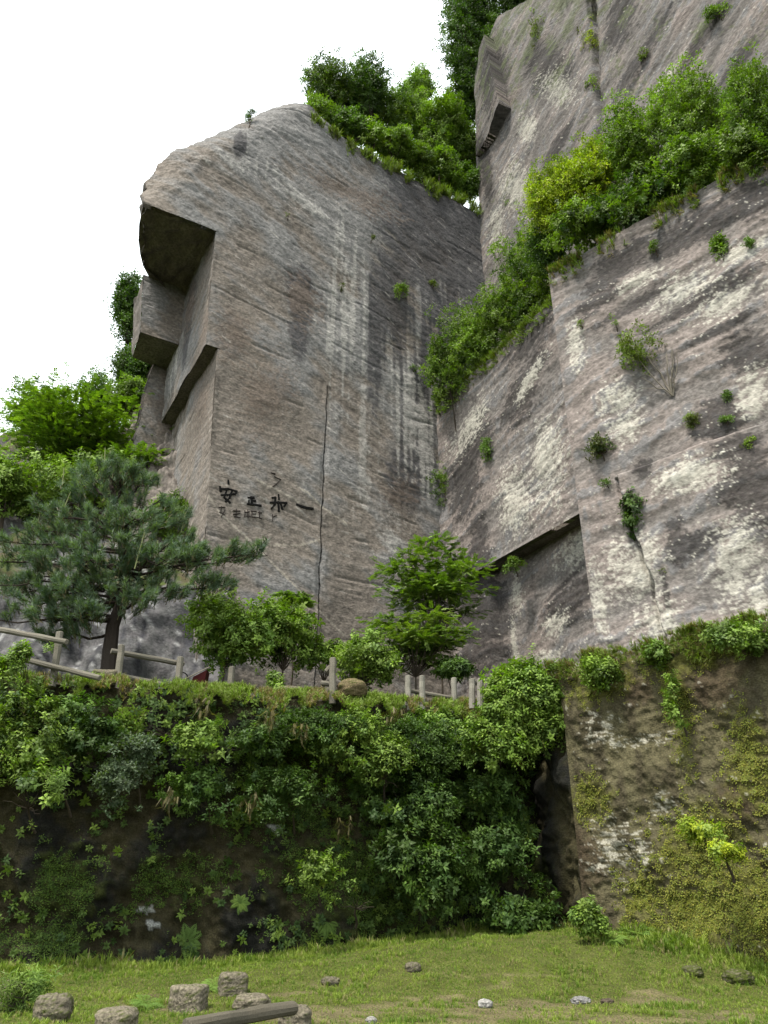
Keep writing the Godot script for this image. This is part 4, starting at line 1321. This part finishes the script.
func build_cliff_plants() -> void:
	rng.seed = 404
	var list := []
	# ledge of the stepped cliff, from the corner outwards
	for q in [
		["shrub at the inner end of the cliff ledge", 448, 375, 26, 36, 34.0, MID, FRESH, "fine", 9, 560],
		["leafy shrub hanging over the ledge near the corner", 470, 340, 36, 40, 33.2, MID, FRESH, "fine", 12, 800],
		["dark shrub in the middle of the ledge", 505, 322, 38, 38, 31.8, MID, FRESH, "fine", 12, 850],
		["ledge shrub beside the edge of the lichen cliff", 530, 296, 28, 44, 30.4, DARK, FRESH, "fine", 12, 800],
		["pale ledge shrub high against the cliff", 518, 262, 30, 36, 32.0, MID, FRESH, "fine", 9, 560],
		["dark hanging shrub above the edge of the lichen cliff", 548, 258, 24, 30, 28.6, DARK, MID, "fine", 8, 450],
		["glowing yellow-green bush at the head of the upper ledge", 560, 204, 36, 36, 27.0, FRESH, LIME, "fine", 14, 1100],
		["lime-green bush in the bright row on the upper ledge", 598, 176, 36, 34, 26.0, FRESH, LIME, "fine", 14, 1100],
		["dark glossy bush under the glowing bush", 590, 232, 46, 20, 25.3, DARK, FRESH, "broad", 10, 600],
		["tall light bush midway along the upper ledge", 636, 150, 36, 40, 24.6, MID, FRESH, "fine", 14, 1100],
		["bush with mixed light and dark leaves on the upper ledge", 645, 203, 44, 24, 23.5, DARK, FRESH, "broad", 11, 700],
		["bushy light shrub at the tallest point of the ledge row", 690, 118, 40, 48, 22.9, MID, FRESH, "fine", 16, 1300],
		["dense shrub with hanging leaves below the tallest one", 702, 176, 42, 28, 22.1, MID, FRESH, "broad", 11, 700],
		["leafy shrub where the ledge row meets the picture edge", 750, 112, 36, 46, 20.9, MID, FRESH, "fine", 14, 1000],
		["low shrub at the picture edge end of the ledge", 755, 160, 32, 20, 20.2, DARK, FRESH, "broad", 7, 360],
	]: list.append(q)
	for q in list:
		var a := crown_box(q[1], q[2], q[3], q[4], q[5], 0.8)
		shrub("ledge_shrub", q[0], a[0] + Vector3(0.4, -a[1].y * 1.1, -0.8), a[0], a[1], q[9] + 4, int(q[10] * 1.5), q[8], 0.44, q[6], q[7], "shrubs along the cliff ledges")
	# single plants rooted in the rock faces
	var small := []
	for q in [
		["yellow-green tuft spreading on the lichen cliff", 640, 352, 26, 24, F2, OLIVE, FRESH, 9, 170, "fine"],
		["dark clump with dry grass on the lichen cliff", 602, 450, 14, 16, F2, DARK, OLIVE, 6, 110, "fine"],
		["dense dark green cushion on the lichen cliff", 637, 514, 12, 20, F2, DARK, MID, 7, 210, "broad"],
		["small leafy tuft in a joint of the lichen cliff", 720, 250, 9, 22, F2, MID, FRESH, 5, 80, "fine"],
		["small green tuft near the picture edge of the lichen cliff", 751, 243, 8, 8, F2, MID, MID, 3, 40, "fine"],
		["little plant below the ledge of the lichen cliff", 655, 248, 6, 5, F2, MID, FRESH, 2, 24, "fine"],
		["tuft among white lichen at mid-height", 727, 398, 8, 5, F2, MID, MID, 3, 30, "fine"],
		["tuft beside the dark stain of the lichen cliff", 695, 425, 12, 9, F2, OLIVE, FRESH, 4, 60, "fine"],
		["small plant right of the dark stain tuft", 728, 424, 7, 6, F2, MID, MID, 3, 30, "fine"],
		["dry tuft low on the dark stain", 752, 448, 8, 10, F2, OLIVE, FRESH, 4, 50, "fine"],
		["tiny plant above the dense cushion", 608, 485, 6, 6, F2, MID, MID, 3, 30, "fine"],
		["tiny fern-like plant in the lower crack of the lichen cliff", 667, 576, 4, 8, F2, OLIVE, FRESH, 3, 24, "fine"],
		["small tuft high on the lichen cliff below the bushes", 582, 325, 6, 4, F2, OLIVE, FRESH, 2, 24, "fine"],
		["pair of green sprigs left of the spreading tuft", 617, 326, 5, 8, F2, MID, FRESH, 2, 24, "fine"],
		["green cushion on the middle step of the corner cliff", 490, 452, 5, 12, FR, MID, MID, 4, 50, "fine"],
		["shrublet in the dark slot of the corner cliff", 515, 565, 14, 9, FR, MID, FRESH, 5, 90, "fine"],
		["hanging green trail in the cliff corner", 444, 480, 7, 30, FR, MID, FRESH, 6, 90, "fine"],
		["round tuft in the middle of the tall cliff", 396, 291, 9, 8, FP, MID, FRESH, 4, 60, "fine"],
		["small tuft right of the round tuft on the tall cliff", 433, 286, 6, 5, FP, OLIVE, FRESH, 3, 30, "fine"],
		["tiny tuft under a pale streak of the tall cliff", 341, 289, 5, 4, FP, OLIVE, MID, 2, 18, "fine"],
		["tiny round tuft high on the tall cliff", 288, 217, 4, 3, FP, OLIVE, MID, 2, 16, "fine"],
		["tuft near the top corner of the tall cliff", 371, 242, 6, 3, FP, OLIVE, MID, 2, 20, "fine"],
		["small dark tuft beside the cliff corner shrubs", 413, 371, 5, 5, FP, MID, MID, 2, 24, "fine"],
		["shrub on a joint at the top of the high cliff", 720, 14, 22, 10, FU, MID, FRESH, 5, 90, "fine"],
		["tuft on the high cliff above the light bush", 645, 58, 10, 6, FU, OLIVE, FRESH, 3, 40, "fine"],
		["yellow-green trail in the crack of the high cliff", 592, 40, 8, 34, FU, OLIVE, LIME, 7, 110, "fine"],
		["tuft in the lower crack of the high cliff", 595, 90, 6, 14, FU, OLIVE, FRESH, 4, 50, "fine"],
		["green patch creeping over the crest of the high cliff", 540, 30, 10, 26, FU, OLIVE, FRESH, 6, 110, "fine"],
		["small plant on the high cliff above the ledge shrub", 510, 205, 8, 6, FU, MID, FRESH, 3, 40, "fine"],
	]: small.append(q)
	for q in small:
		var f: Face = q[5]
		var c := on_face(f, q[1], q[2])
		var ew := absf(on_face(f, q[1] + q[3], q[2]).x - c.x)
		var eh := absf(on_face(f, q[1], q[2] - q[4]).y - c.y)
		var p := f.p(c.x, c.y, 0.12)
		var rad := Vector3(minf(ew, eh * 1.3), eh, minf(ew, eh))
		shrub("cliff_tuft", q[0], f.p(c.x, c.y - eh * 0.6, -0.1), p, rad, q[8], q[9], q[10], clampf(eh * 0.7, 0.24, 0.4), q[6], q[7], "tufts rooted in the rock faces")
	# leafless twig bush on the lichen cliff
	var f := F2
	var c := on_face(f, 673, 396)
	var o := base("bare_twigs", f.p(c.x, c.y), "leafless grey twigs fanning up beside the yellow-green tuft", "shrub")
	var sh := Shape.new()
	for k in 9:
		var e := f.u * rnd(-1.0, 0.55) + Vector3(0, rnd(1.1, 2.4), 0) + f.n * rnd(0.1, 0.3)
		var pts := bent(Vector3.ZERO, e, 4, 0.08)
		wood(pts, 0.03, 0.01, sh, Color(0.3, 0.27, 0.22), 4)
		wood(bent(pts[2], pts[2] + e * 0.4 + unit() * 0.3, 2, 0.05), 0.014, 0.006, sh, Color(0.3, 0.27, 0.22), 3)
	part("twig", sh.done(), M.bark, o)
	# grass and dry weeds fringing the ledges
	var fr := base("ledge_grass", Vector3.ZERO, "dry grass and weeds fringing the cliff ledges", "", "", "stuff")
	var cl := Copies.new()
	for i in 2600:
		var s := rnd(-0.1, 13.0)
		if nz.get_noise_1d(s * 0.8 + 12) < -0.12: continue
		var drop := pow(rng.randf(), 2.5) * 0.9
		cl.put(along(Vector3.UP * (1.0 - 1.6 * drop) + F2.n * 0.7 + unit() * 0.4, rnd(0.25, 0.55)), F2.p(s, 27.15 - drop, rnd(-0.7, 0.1)), OLIVE.lerp(FRESH, rng.randf()) if rng.randf() < 0.7 else Color(0.2, 0.16, 0.08))
	for i in 1400:
		var s := rnd(-0.1, 10.0)
		var drop := pow(rng.randf(), 2.5) * 0.8
		cl.put(along(Vector3.UP * (1.0 - 1.6 * drop) + FR.n * 0.7 + unit() * 0.4, rnd(0.25, 0.5)), FR.p(s, 26.85 - drop, rnd(-0.7, 0.1)), OLIVE.lerp(FRESH, rng.randf()))
	copies("grass_blades", cl, SPRIG.grass2, M.leaf, fr)
	# grass along the crest of the tall cliff
	var cp := Copies.new()
	for i in 1500:
		var s := rnd(3.2, 17.0)
		var t := 46.0 - smoothstep(2.5, 6.5, s) * 1.2
		if nz.get_noise_2d(s * 0.9, 3.0) < -0.05: continue
		cp.put(along(Vector3(0.1, 1, 0.25) + unit() * 0.5, rnd(0.4, 0.9)), FP.p(s, t - 0.4 * pow(rng.randf(), 2.0) * (2.0 + 3.0 * nz.get_noise_1d(s)) , rnd(-0.8, 0.3)), OLIVE.lerp(FRESH, rng.randf()))
	var g := base("crest_grass", Vector3.ZERO, "grass and weeds hanging along the cliff crest", "", "", "stuff")
	copies("grass_blades", cp, SPRIG.grass0, M.leaf, g)

func build_ground_cover() -> void:
	rng.seed = 505
	# meadow grass
	var g := base("meadow_grass", Vector3.ZERO, "short bright grass growing on the meadow", "", "", "stuff")
	for k in 3:
		var cp := Copies.new()
		for i in 24000:
			var z := -12.0 - pow(rng.randf(), 0.8) * 13.5
			var x := rnd(-1, 1) * (0.53 * -z + 1.2)
			if z < crest_z(x) + 0.15: continue
			var b := bare(x, z)
			if rng.randf() < b * 0.8: continue
			var near_wall := smoothstep(2.2, 0.2, z - crest_z(x))
			var tall := rnd(0.04, 0.1) * (1.0 + 2.2 * near_wall) * (1.0 - 0.4 * b)
			if nz.get_noise_2d(x * 0.7 + 40, z * 0.7) > 0.22: tall *= 1.7
			var col := Color(0.1, 0.17, 0.022).lerp(Color(0.23, 0.29, 0.05), clampf(rng.randf() + 0.8 * nz.get_noise_2d(x * 0.5, z * 0.5), 0, 1))
			if rng.randf() < 0.12: col = Color(0.26, 0.23, 0.11)
			cp.put(along(Vector3.UP + unit() * 0.25, tall), Vector3(x, ground_h(x, z) - 0.01, z), col)
		copies("grass_blades", cp, SPRIG["grass%d" % k], M.leaf, g)
	# weeds on the terrace rim
	g = base("rim_grass", Vector3.ZERO, "grass and weeds matted along the terrace rim", "", "", "stuff")
	for k in 3:
		var cp := Copies.new()
		for i in 7500:
			var s := rnd(-5.5, 15.8)
			var d := rnd(-1.0, 0.95)
			if rng.randf() > 0.6 + nz.get_noise_1d(s * 0.9 + 31): continue
			var x := FW.p(s, 0, d).x
			var p := FW.p(s, TERRACE + 0.05 + 0.12 * nz.get_noise_1d(x) - (0.75 * pow(maxf(0.0, d - 0.15), 1.3) * (1.0 + nz.get_noise_1d(s * 1.7)) if d > 0.15 else 0.0), d)
			var col := OLIVE.lerp(FRESH * 1.15, rng.randf())
			if nz.get_noise_1d(x * 0.6 + 8) > 0.15 and rng.randf() < 0.6: col = Color(0.22, 0.17, 0.085)
			cp.put(along(Vector3.UP + FW.n * (0.3 + maxf(0.0, d)) + unit() * 0.35, rnd(0.1, 0.3)), p, col)
		for i in 2600:
			var s := rnd(-0.3, 8.0)
			var d := rnd(-0.5, 0.3)
			var thick := nz.get_noise_1d(s * 1.3 + 17)
			if rng.randf() > 0.5 + thick: continue
			var drop := pow(rng.randf(), 2.0) * (0.5 + 1.2 * maxf(thick, 0.0))
			var col := OLIVE.lerp(FRESH, rng.randf()) if rng.randf() < 0.75 else Color(0.17, 0.13, 0.06)
			cp.put(along(Vector3.UP * (1.0 - 1.6 * drop) + FX.n * 0.6 + unit() * 0.45, rnd(0.08, 0.22) * (1.0 + maxf(thick, 0.0))), FX.p(s, 7.8 - drop + 0.2 * thick, (d if drop < 0.1 else 0.15)), col)
		copies("grass_blades", cp, SPRIG["grass%d" % k], M.leaf, g)
	# creeper on the right-hand wall
	g = base("wall_creeper", Vector3.ZERO, "small yellow-green creeper leaves spread over the side wall", "", "", "stuff")
	for k in 3:
		var cp := Copies.new()
		for i in 22000:
			var s := rnd(0.1, 8.0)
			var t := rnd(0.4, 7.7)
			var m := in_marks(x_moss, s, t) * 0.9 + 0.9 * nz.get_noise_2d(s * 1.8 + 70, t * 1.8) + 0.3 * smoothstep(3.5, 1.0, t) * smoothstep(1.0, 3.0, s)
			m += 0.9 * nz.get_noise_2d(s * 5.0 + 10, t * 5.0)
			if m < 0.15 + rng.randf() * 0.8: continue
			var dd: float = look_x(s, t).a
			var col := Color(0.21, 0.2, 0.03).lerp(Color(0.13, 0.17, 0.02), rng.randf()) * rnd(0.7, 1.25)
			var b := along(FX.n + unit() * 0.35 + Vector3(0, 0.3, 0), rnd(0.05, 0.11))
			cp.put(b, FX.p(s, t, dd + 0.01), col)
		copies("creeper_leaves", cp, SPRIG["ivy%d" % k], M.leaf, g)
	# leaves scattered over the dark wall
	g = base("wall_ground_ivy", Vector3.ZERO, "small dark leaves and moss scattered over the shaded wall", "", "", "stuff")
	for k in 3:
		var cp := Copies.new()
		for i in 34000:
			var s := rnd(-4.5, 16.0)
			var t := rnd(0.2, 7.2)
			var m := in_marks(w_moss, s, t) * 0.6 + 0.9 * nz.get_noise_2d(s * 0.9 + 30, t * 0.9) + 0.35 * smoothstep(3.0, 6.5, t) + 0.5 * nz.get_noise_2d(s * 4.0, t * 4.0)
			if m < -0.05 + rng.randf() * 0.45: continue
			var dd: float = look_w(s, t).a + 0.75 * smoothstep(3.6, 6.6, t) - 0.5 * smoothstep(2.6, 0.6, t) * (0.5 + nz.get_noise_2d(s * 0.3, 4.0)) - 0.5
			var col := Color(0.04, 0.08, 0.012).lerp(Color(0.12, 0.19, 0.026), pow(rng.randf(), 1.5)) * rnd(0.8, 1.2)
			cp.put(along(FW.n + Vector3(0, 0.6, 0) + unit() * 0.4, rnd(0.045, 0.12)), FW.p(s, t, dd + 0.02), col)
		copies("creeper_leaves", cp, SPRIG["ivy%d" % k], M.leaf, g)
		cp = Copies.new()
		for i in 1500:
			var s := rnd(-4.5, 16.0)
			var t := rnd(0.1, 7.0)
			var m := 0.9 * nz.get_noise_2d(s * 0.6 + 30, t * 0.6) + 0.5 * smoothstep(2.0, 6.5, t) + 0.5 * smoothstep(7.0, 12.0, s) + 0.4 * smoothstep(0.8, 0.2, t)
			if m < rng.randf() * 0.8: continue
			var dd: float = look_w(s, t).a + 0.75 * smoothstep(3.6, 6.6, t) - 0.5 * smoothstep(2.6, 0.6, t) * (0.5 + nz.get_noise_2d(s * 0.3, 4.0)) - 0.5
			cp.put(along(FW.n + Vector3(0, rnd(-0.5, 0.8), 0) + unit() * 0.5, rnd(0.16, 0.36)), FW.p(s, t, dd + 0.02), DARK.lerp(FRESH, pow(rng.randf(), 1.6)))
		copies("hanging_sprigs", cp, SPRIG["broad%d" % k], M.leaf, g)

# ---------------------------------------------------------------- fences and stones
func log_shape(a: Vector3, b: Vector3, r: float, col: Color, sides := 9) -> ArrayMesh:
	var sh := Shape.new()
	var d := (b - a).normalized()
	var x := d.cross(Vector3(0.31, 0.2, 0.93)).normalized()
	var y := d.cross(x)
	var ring := func(p: Vector3, rr: float, w: float) -> Array:
		var out := []
		for i in sides:
			var t := TAU * i / sides
			out.append(p + (x * cos(t) + y * sin(t)) * rr * (1.0 + w * sin(t * 3.0 + p.x * 5.0)))
		return out
	var rings := []
	rings.append(ring.call(a, r * 0.88, 0.04))
	rings.append(ring.call(a + d * r * 0.14, r, 0.04))
	for k in 5:
		var q := (k + 1) / 6.0
		rings.append(ring.call(a.lerp(b, q) + unit() * r * 0.1, r * rnd(0.94, 1.04), 0.05))
	rings.append(ring.call(b - d * r * 0.14, r * 0.96, 0.04))
	rings.append(ring.call(b, r * 0.84, 0.04))
	for k in rings.size() - 1:
		var cc := col * rnd(0.9, 1.08)
		for i in sides:
			var j := (i + 1) % sides
			sh.quad(rings[k][i], rings[k + 1][i], rings[k + 1][j], rings[k][j], cc)
	for i in sides:
		var j := (i + 1) % sides
		sh.tri(a, rings[0][i], rings[0][j], col * 1.15)
		sh.tri(b, rings[-1][j], rings[-1][i], col * 1.15)
	return sh.done()

func build_fences() -> void:
	rng.seed = 606
	var grey := Color(0.27, 0.25, 0.205)
	var pale := Color(0.36, 0.34, 0.29)
	# posts: [px, top, foot, lean in px]; rails: [px, py, px, py, radius]
	var list := [
		["log fence section with two rails at the picture edge", [[57, 632, 676, -6], [-8, 622, 668, 0]], [[-14, 627, 67, 642], [10, 656, 100, 678]]],
		["log fence section with two rails beside the pine trunk", [[120, 645, 684, -3], [179, 657, 694, -3]], [[111, 651, 184, 664], [118, 675, 182, 689]]],
		["two weathered fence posts joined by a low rail below the dense bush", [[231, 667, 699, -2], [278, 673, 707, 0]], [[222, 693, 286, 701]]],
		["single fence post with broken slanting rail stubs", [[333, 658, 694, 0]], [[326, 672, 336, 661], [321, 683, 336, 685]]],
		["thin log fence of pale posts near the cliff corner", [[408, 676, 701, 0], [422, 676, 701, 0], [454, 678, 704, 0]], [[405, 690, 458, 699]]],
		["end posts of the log fence with a fallen slanting rail", [[472, 679, 699, 0], [480, 679, 697, 0], [494, 682, 700, 0]], [[474, 681, 492, 694], [488, 694, 534, 688]]],
	]
	for q in list:
		var first: Array = q[1][0]
		var d0 := -on_level(first[0], first[2], TERRACE).z
		var o := base("log_fence", at(first[0], first[2], d0), q[0], "fence", "log fences along the terrace rim")
		for p in q[1]:
			var foot := on_level(p[0] + p[3] * 0.5, p[2], TERRACE)
			var top := at(p[0] - p[3] * 0.5, p[1], -foot.z)
			part("post", log_shape(foot - o.position - Vector3(0, 0.3, 0), top - o.position, rnd(0.095, 0.11), pale if p[0] > 400 else grey), M.bark, o)
		for r in q[2]:
			var e := 0.0
			var a := at(r[0], r[1], d0 + e + 0.22)
			var b := at(r[2], r[3], -on_level(q[1][-1][0], q[1][-1][2], TERRACE).z + 0.22)
			part("rail", log_shape(a - o.position, b - o.position, 0.065 if r[0] > 380 else 0.08, grey * rnd(0.75, 0.95)), M.bark, o)
	# hand cart half hidden behind the fence
	var at_ := on_level(184, 690, TERRACE) + Vector3(0, 0, -0.5)
	at_.y = TERRACE
	at_.z -= 0.3
	var cart := base("hand_cart", at_, "dark red hand cart with bar handles standing behind a fence post", "cart")
	cart.scale = Vector3.ONE * 0.75
	var red := Color(0.05, 0.013, 0.011)
	var dark := Color(0.02, 0.02, 0.022)
	var sh := Shape.new()
	var q0 := [Vector3(-0.05, 0.3, 0.25), Vector3(0.55, 0.4, 0.25), Vector3(0.62, 1.0, 0.32), Vector3(0.12, 0.72, 0.32)]
	for i in 4:
		var j := (i + 1) % 4
		sh.quad(q0[i], q0[j], q0[j] - Vector3(0, 0, 0.55), q0[i] - Vector3(0, 0, 0.55), red)
	sh.quad(q0[0], q0[1], q0[2], q0[3], red * 1.2)
	sh.quad(q0[3] - Vector3(0, 0, 0.55), q0[2] - Vector3(0, 0, 0.55), q0[1] - Vector3(0, 0, 0.55), q0[0] - Vector3(0, 0, 0.55), red)
	part("body", sh.done(), M.bark, cart)
	for z in [0.3, -0.35]:
		part("handle", log_shape(Vector3(0.72, 1.12, z), Vector3(-1.0, 0.22, z), 0.025, Color(0.3, 0.27, 0.22)), M.bark, cart)
	var lp := Shape.new()
	var pts := []
	for k in 9:
		var t := PI * k / 8.0
		pts.append(Vector3(-0.35 + 0.26 * cos(t), 0.5 + 0.42 * sin(t), 0.2))
	wood(pts, 0.025, 0.025, lp, dark, 6)
	part("hoop", lp.done(), M.bark, cart)
	var wheel := Shape.new()
	pts = []
	for k in 17:
		var t := TAU * k / 16.0
		pts.append(Vector3(0.45 + 0.22 * cos(t), 0.22 + 0.22 * sin(t), -0.02))
	wood(pts, 0.04, 0.04, wheel, dark, 6)
	for k in 6:
		var t := PI * k / 3.0
		wheel.stick(Vector3(0.45, 0.22, -0.02), Vector3(0.45 + 0.2 * cos(t), 0.22 + 0.2 * sin(t), -0.02), 0.012, 0.012, Color(0.1, 0.1, 0.1))
	part("wheel", wheel.done(), M.bark, cart)

func stone(called: String, label: String, px: float, py: float, w: float, h: float, y: float, col: Color, moss: float, block: float, group := "", seed_ := 1, rough := 0.2) -> void:
	var p := on_level(px, py, y)
	if y < 2.0:
		for i in 400:
			p = at(px, py, 9.0 + 0.05 * i)
			if p.y < ground_h(p.x, p.z): break
	var k := p.distance_to(EYE) / FOCAL * 0.92
	var r := Vector3(w * k, h * k, w * k * 0.9) * (0.84 if y < 2.0 else 1.0)
	var o := part(numbered(called), lump(r, 30, rough, seed_, col, moss, block), M.soil, self)
	o.position = p + Vector3(0, r.y * 0.6, -r.z * 0.5)
	o.rotation.y = rnd(-0.5, 0.5)
	tag(o, label, "stone", group)

func build_stones() -> void:
	rng.seed = 707
	var g := Color(0.25, 0.22, 0.165)
	stone("stone_block", "squared mossy stone block standing alone in the grass", 186, 1012, 18, 15, 0.05, g, 0.15, 9.0, "stone blocks on the meadow", 2, 0.12)
	stone("stone_block", "smaller mossy stone block farther back near the wall", 231, 995, 15, 13, 0.12, g * 0.85, 0.22, 9.0, "stone blocks on the meadow", 3, 0.12)
	stone("stone_block", "low stone block cut by the picture's lower edge", 113, 1030, 20, 12, 0.02, g, 0.15, 4.0, "stone blocks on the meadow", 4, 0.12)
	stone("stone_block", "rough stone block in the grass near the fern bush", 48, 1022, 18, 15, 0.03, g * 0.8, 0.25, 3.5, "stone blocks on the meadow", 5, 0.18)
	stone("stone_block", "dark stone lump at the picture corner", 6, 1012, 14, 16, 0.04, g * 0.7, 0.25, 2.6, "stone blocks on the meadow", 6, 0.25)
	stone("stone_block", "flat stone lying behind the log", 250, 1010, 19, 9, 0.06, g * 0.85, 0.1, 3.0, "stone blocks on the meadow", 7, 0.2)
	stone("stone_block", "rounded stone under the end of the log", 294, 1028, 17, 13, 0.02, g * 0.8, 0.1, 3.0, "stone blocks on the meadow", 8, 0.2)
	stone("small_stone", "pale round stone on the bare earth", 486, 1008, 8, 5, 0.1, Color(0.36, 0.35, 0.33), 0.0, 2.3, "loose stones on the bare earth", 9)
	stone("small_stone", "grey flat stone with a dark side on the bare earth", 582, 1004, 10, 4, 0.12, Color(0.25, 0.245, 0.24), 0.0, 2.5, "loose stones on the bare earth", 10, 0.3)
	stone("small_stone", "small dark brown stone beside the grey flat one", 608, 1004, 7, 3, 0.12, Color(0.1, 0.08, 0.06), 0.0, 2.3, "loose stones on the bare earth", 11, 0.3)
	stone("small_stone", "small pale stone at the picture's lower edge", 371, 1024, 6, 4, 0.05, Color(0.3, 0.29, 0.27), 0.0, 2.3, "loose stones on the bare earth", 12)
	stone("mossy_boulder", "mossy boulder in the grass before the side wall", 695, 976, 11, 6, 0.5, g * 0.8, 0.6, 2.5, "mossy boulders in the grass", 13)
	stone("mossy_boulder", "grass-topped boulder nearest the picture edge", 742, 984, 15, 8, 0.4, g * 0.75, 0.6, 2.5, "mossy boulders in the grass", 14)
	stone("mossy_boulder", "dark rock at the foot of the shaded wall", 413, 972, 9, 6, 0.35, g * 0.7, 0.15, 2.5, "mossy boulders in the grass", 15)
	stone("mossy_boulder", "low rock between the dark rock and the stone blocks", 330, 985, 10, 5, 0.25, g * 0.7, 0.2, 2.5, "mossy boulders in the grass", 16)
	stone("terrace_block", "mossy cut block on the terrace beside the pine trunk", 104, 684, 14, 9, TERRACE, g * 0.8, 0.15, 5.0, "cut blocks on the terrace", 17, 0.12)
	stone("terrace_block", "cut block on the terrace behind the low rail", 291, 698, 12, 8, TERRACE, g * 0.75, 0.1, 5.0, "cut blocks on the terrace", 18, 0.12)
	stone("terrace_block", "straw-covered mound on the terrace rim beside the single post", 352, 694, 16, 11, TERRACE, Color(0.2, 0.16, 0.09), 0.15, 2.3, "cut blocks on the terrace", 19, 0.2)
	# the log laid across the stones
	var a := on_level(186, 1027, 0.32)
	var b := on_level(294, 1008, 0.34)
	var o := base("bench_log", a, "weathered round log lying across stones as a seat", "log")
	part("log_body", log_shape(Vector3.ZERO, b - a, 0.09, Color(0.15, 0.135, 0.105), 12), M.bark, o)
	# leafy clump at the lower corner
	var c := at(24, 994, 15.0)
	shrub("corner_bush", "bright narrow-leaved bush in the lower picture corner", Vector3(c.x, 0.1, c.z), c, Vector3(0.42, 0.36, 0.4), 7, 160, "long", 0.3, MID, FRESH, "")
	# dry roots and hanging grass on the wall
	var g2 := base("dry_grass", Vector3.ZERO, "dry straw tufts hanging from the shaded wall", "", "", "stuff")
	var cp := Copies.new()
	for q in [[170, 800, 20.2], [345, 830, 22.2], [250, 805, 21.0], [300, 735, 21.4], [270, 725, 21.0], [395, 720, 22.2], [205, 712, 20.4]]:
		for i in 9:
			cp.put(along(Vector3(0, -1, 0.5) + unit() * 0.3, rnd(0.25, 0.6)), at(q[0] + rnd(-8, 8), q[1] - rnd(0, 14), q[2] - 0.2), Color(0.13, 0.115, 0.05) * rnd(0.6, 1.2))
	copies("grass_blades", cp, SPRIG.grass1, M.leaf, g2)
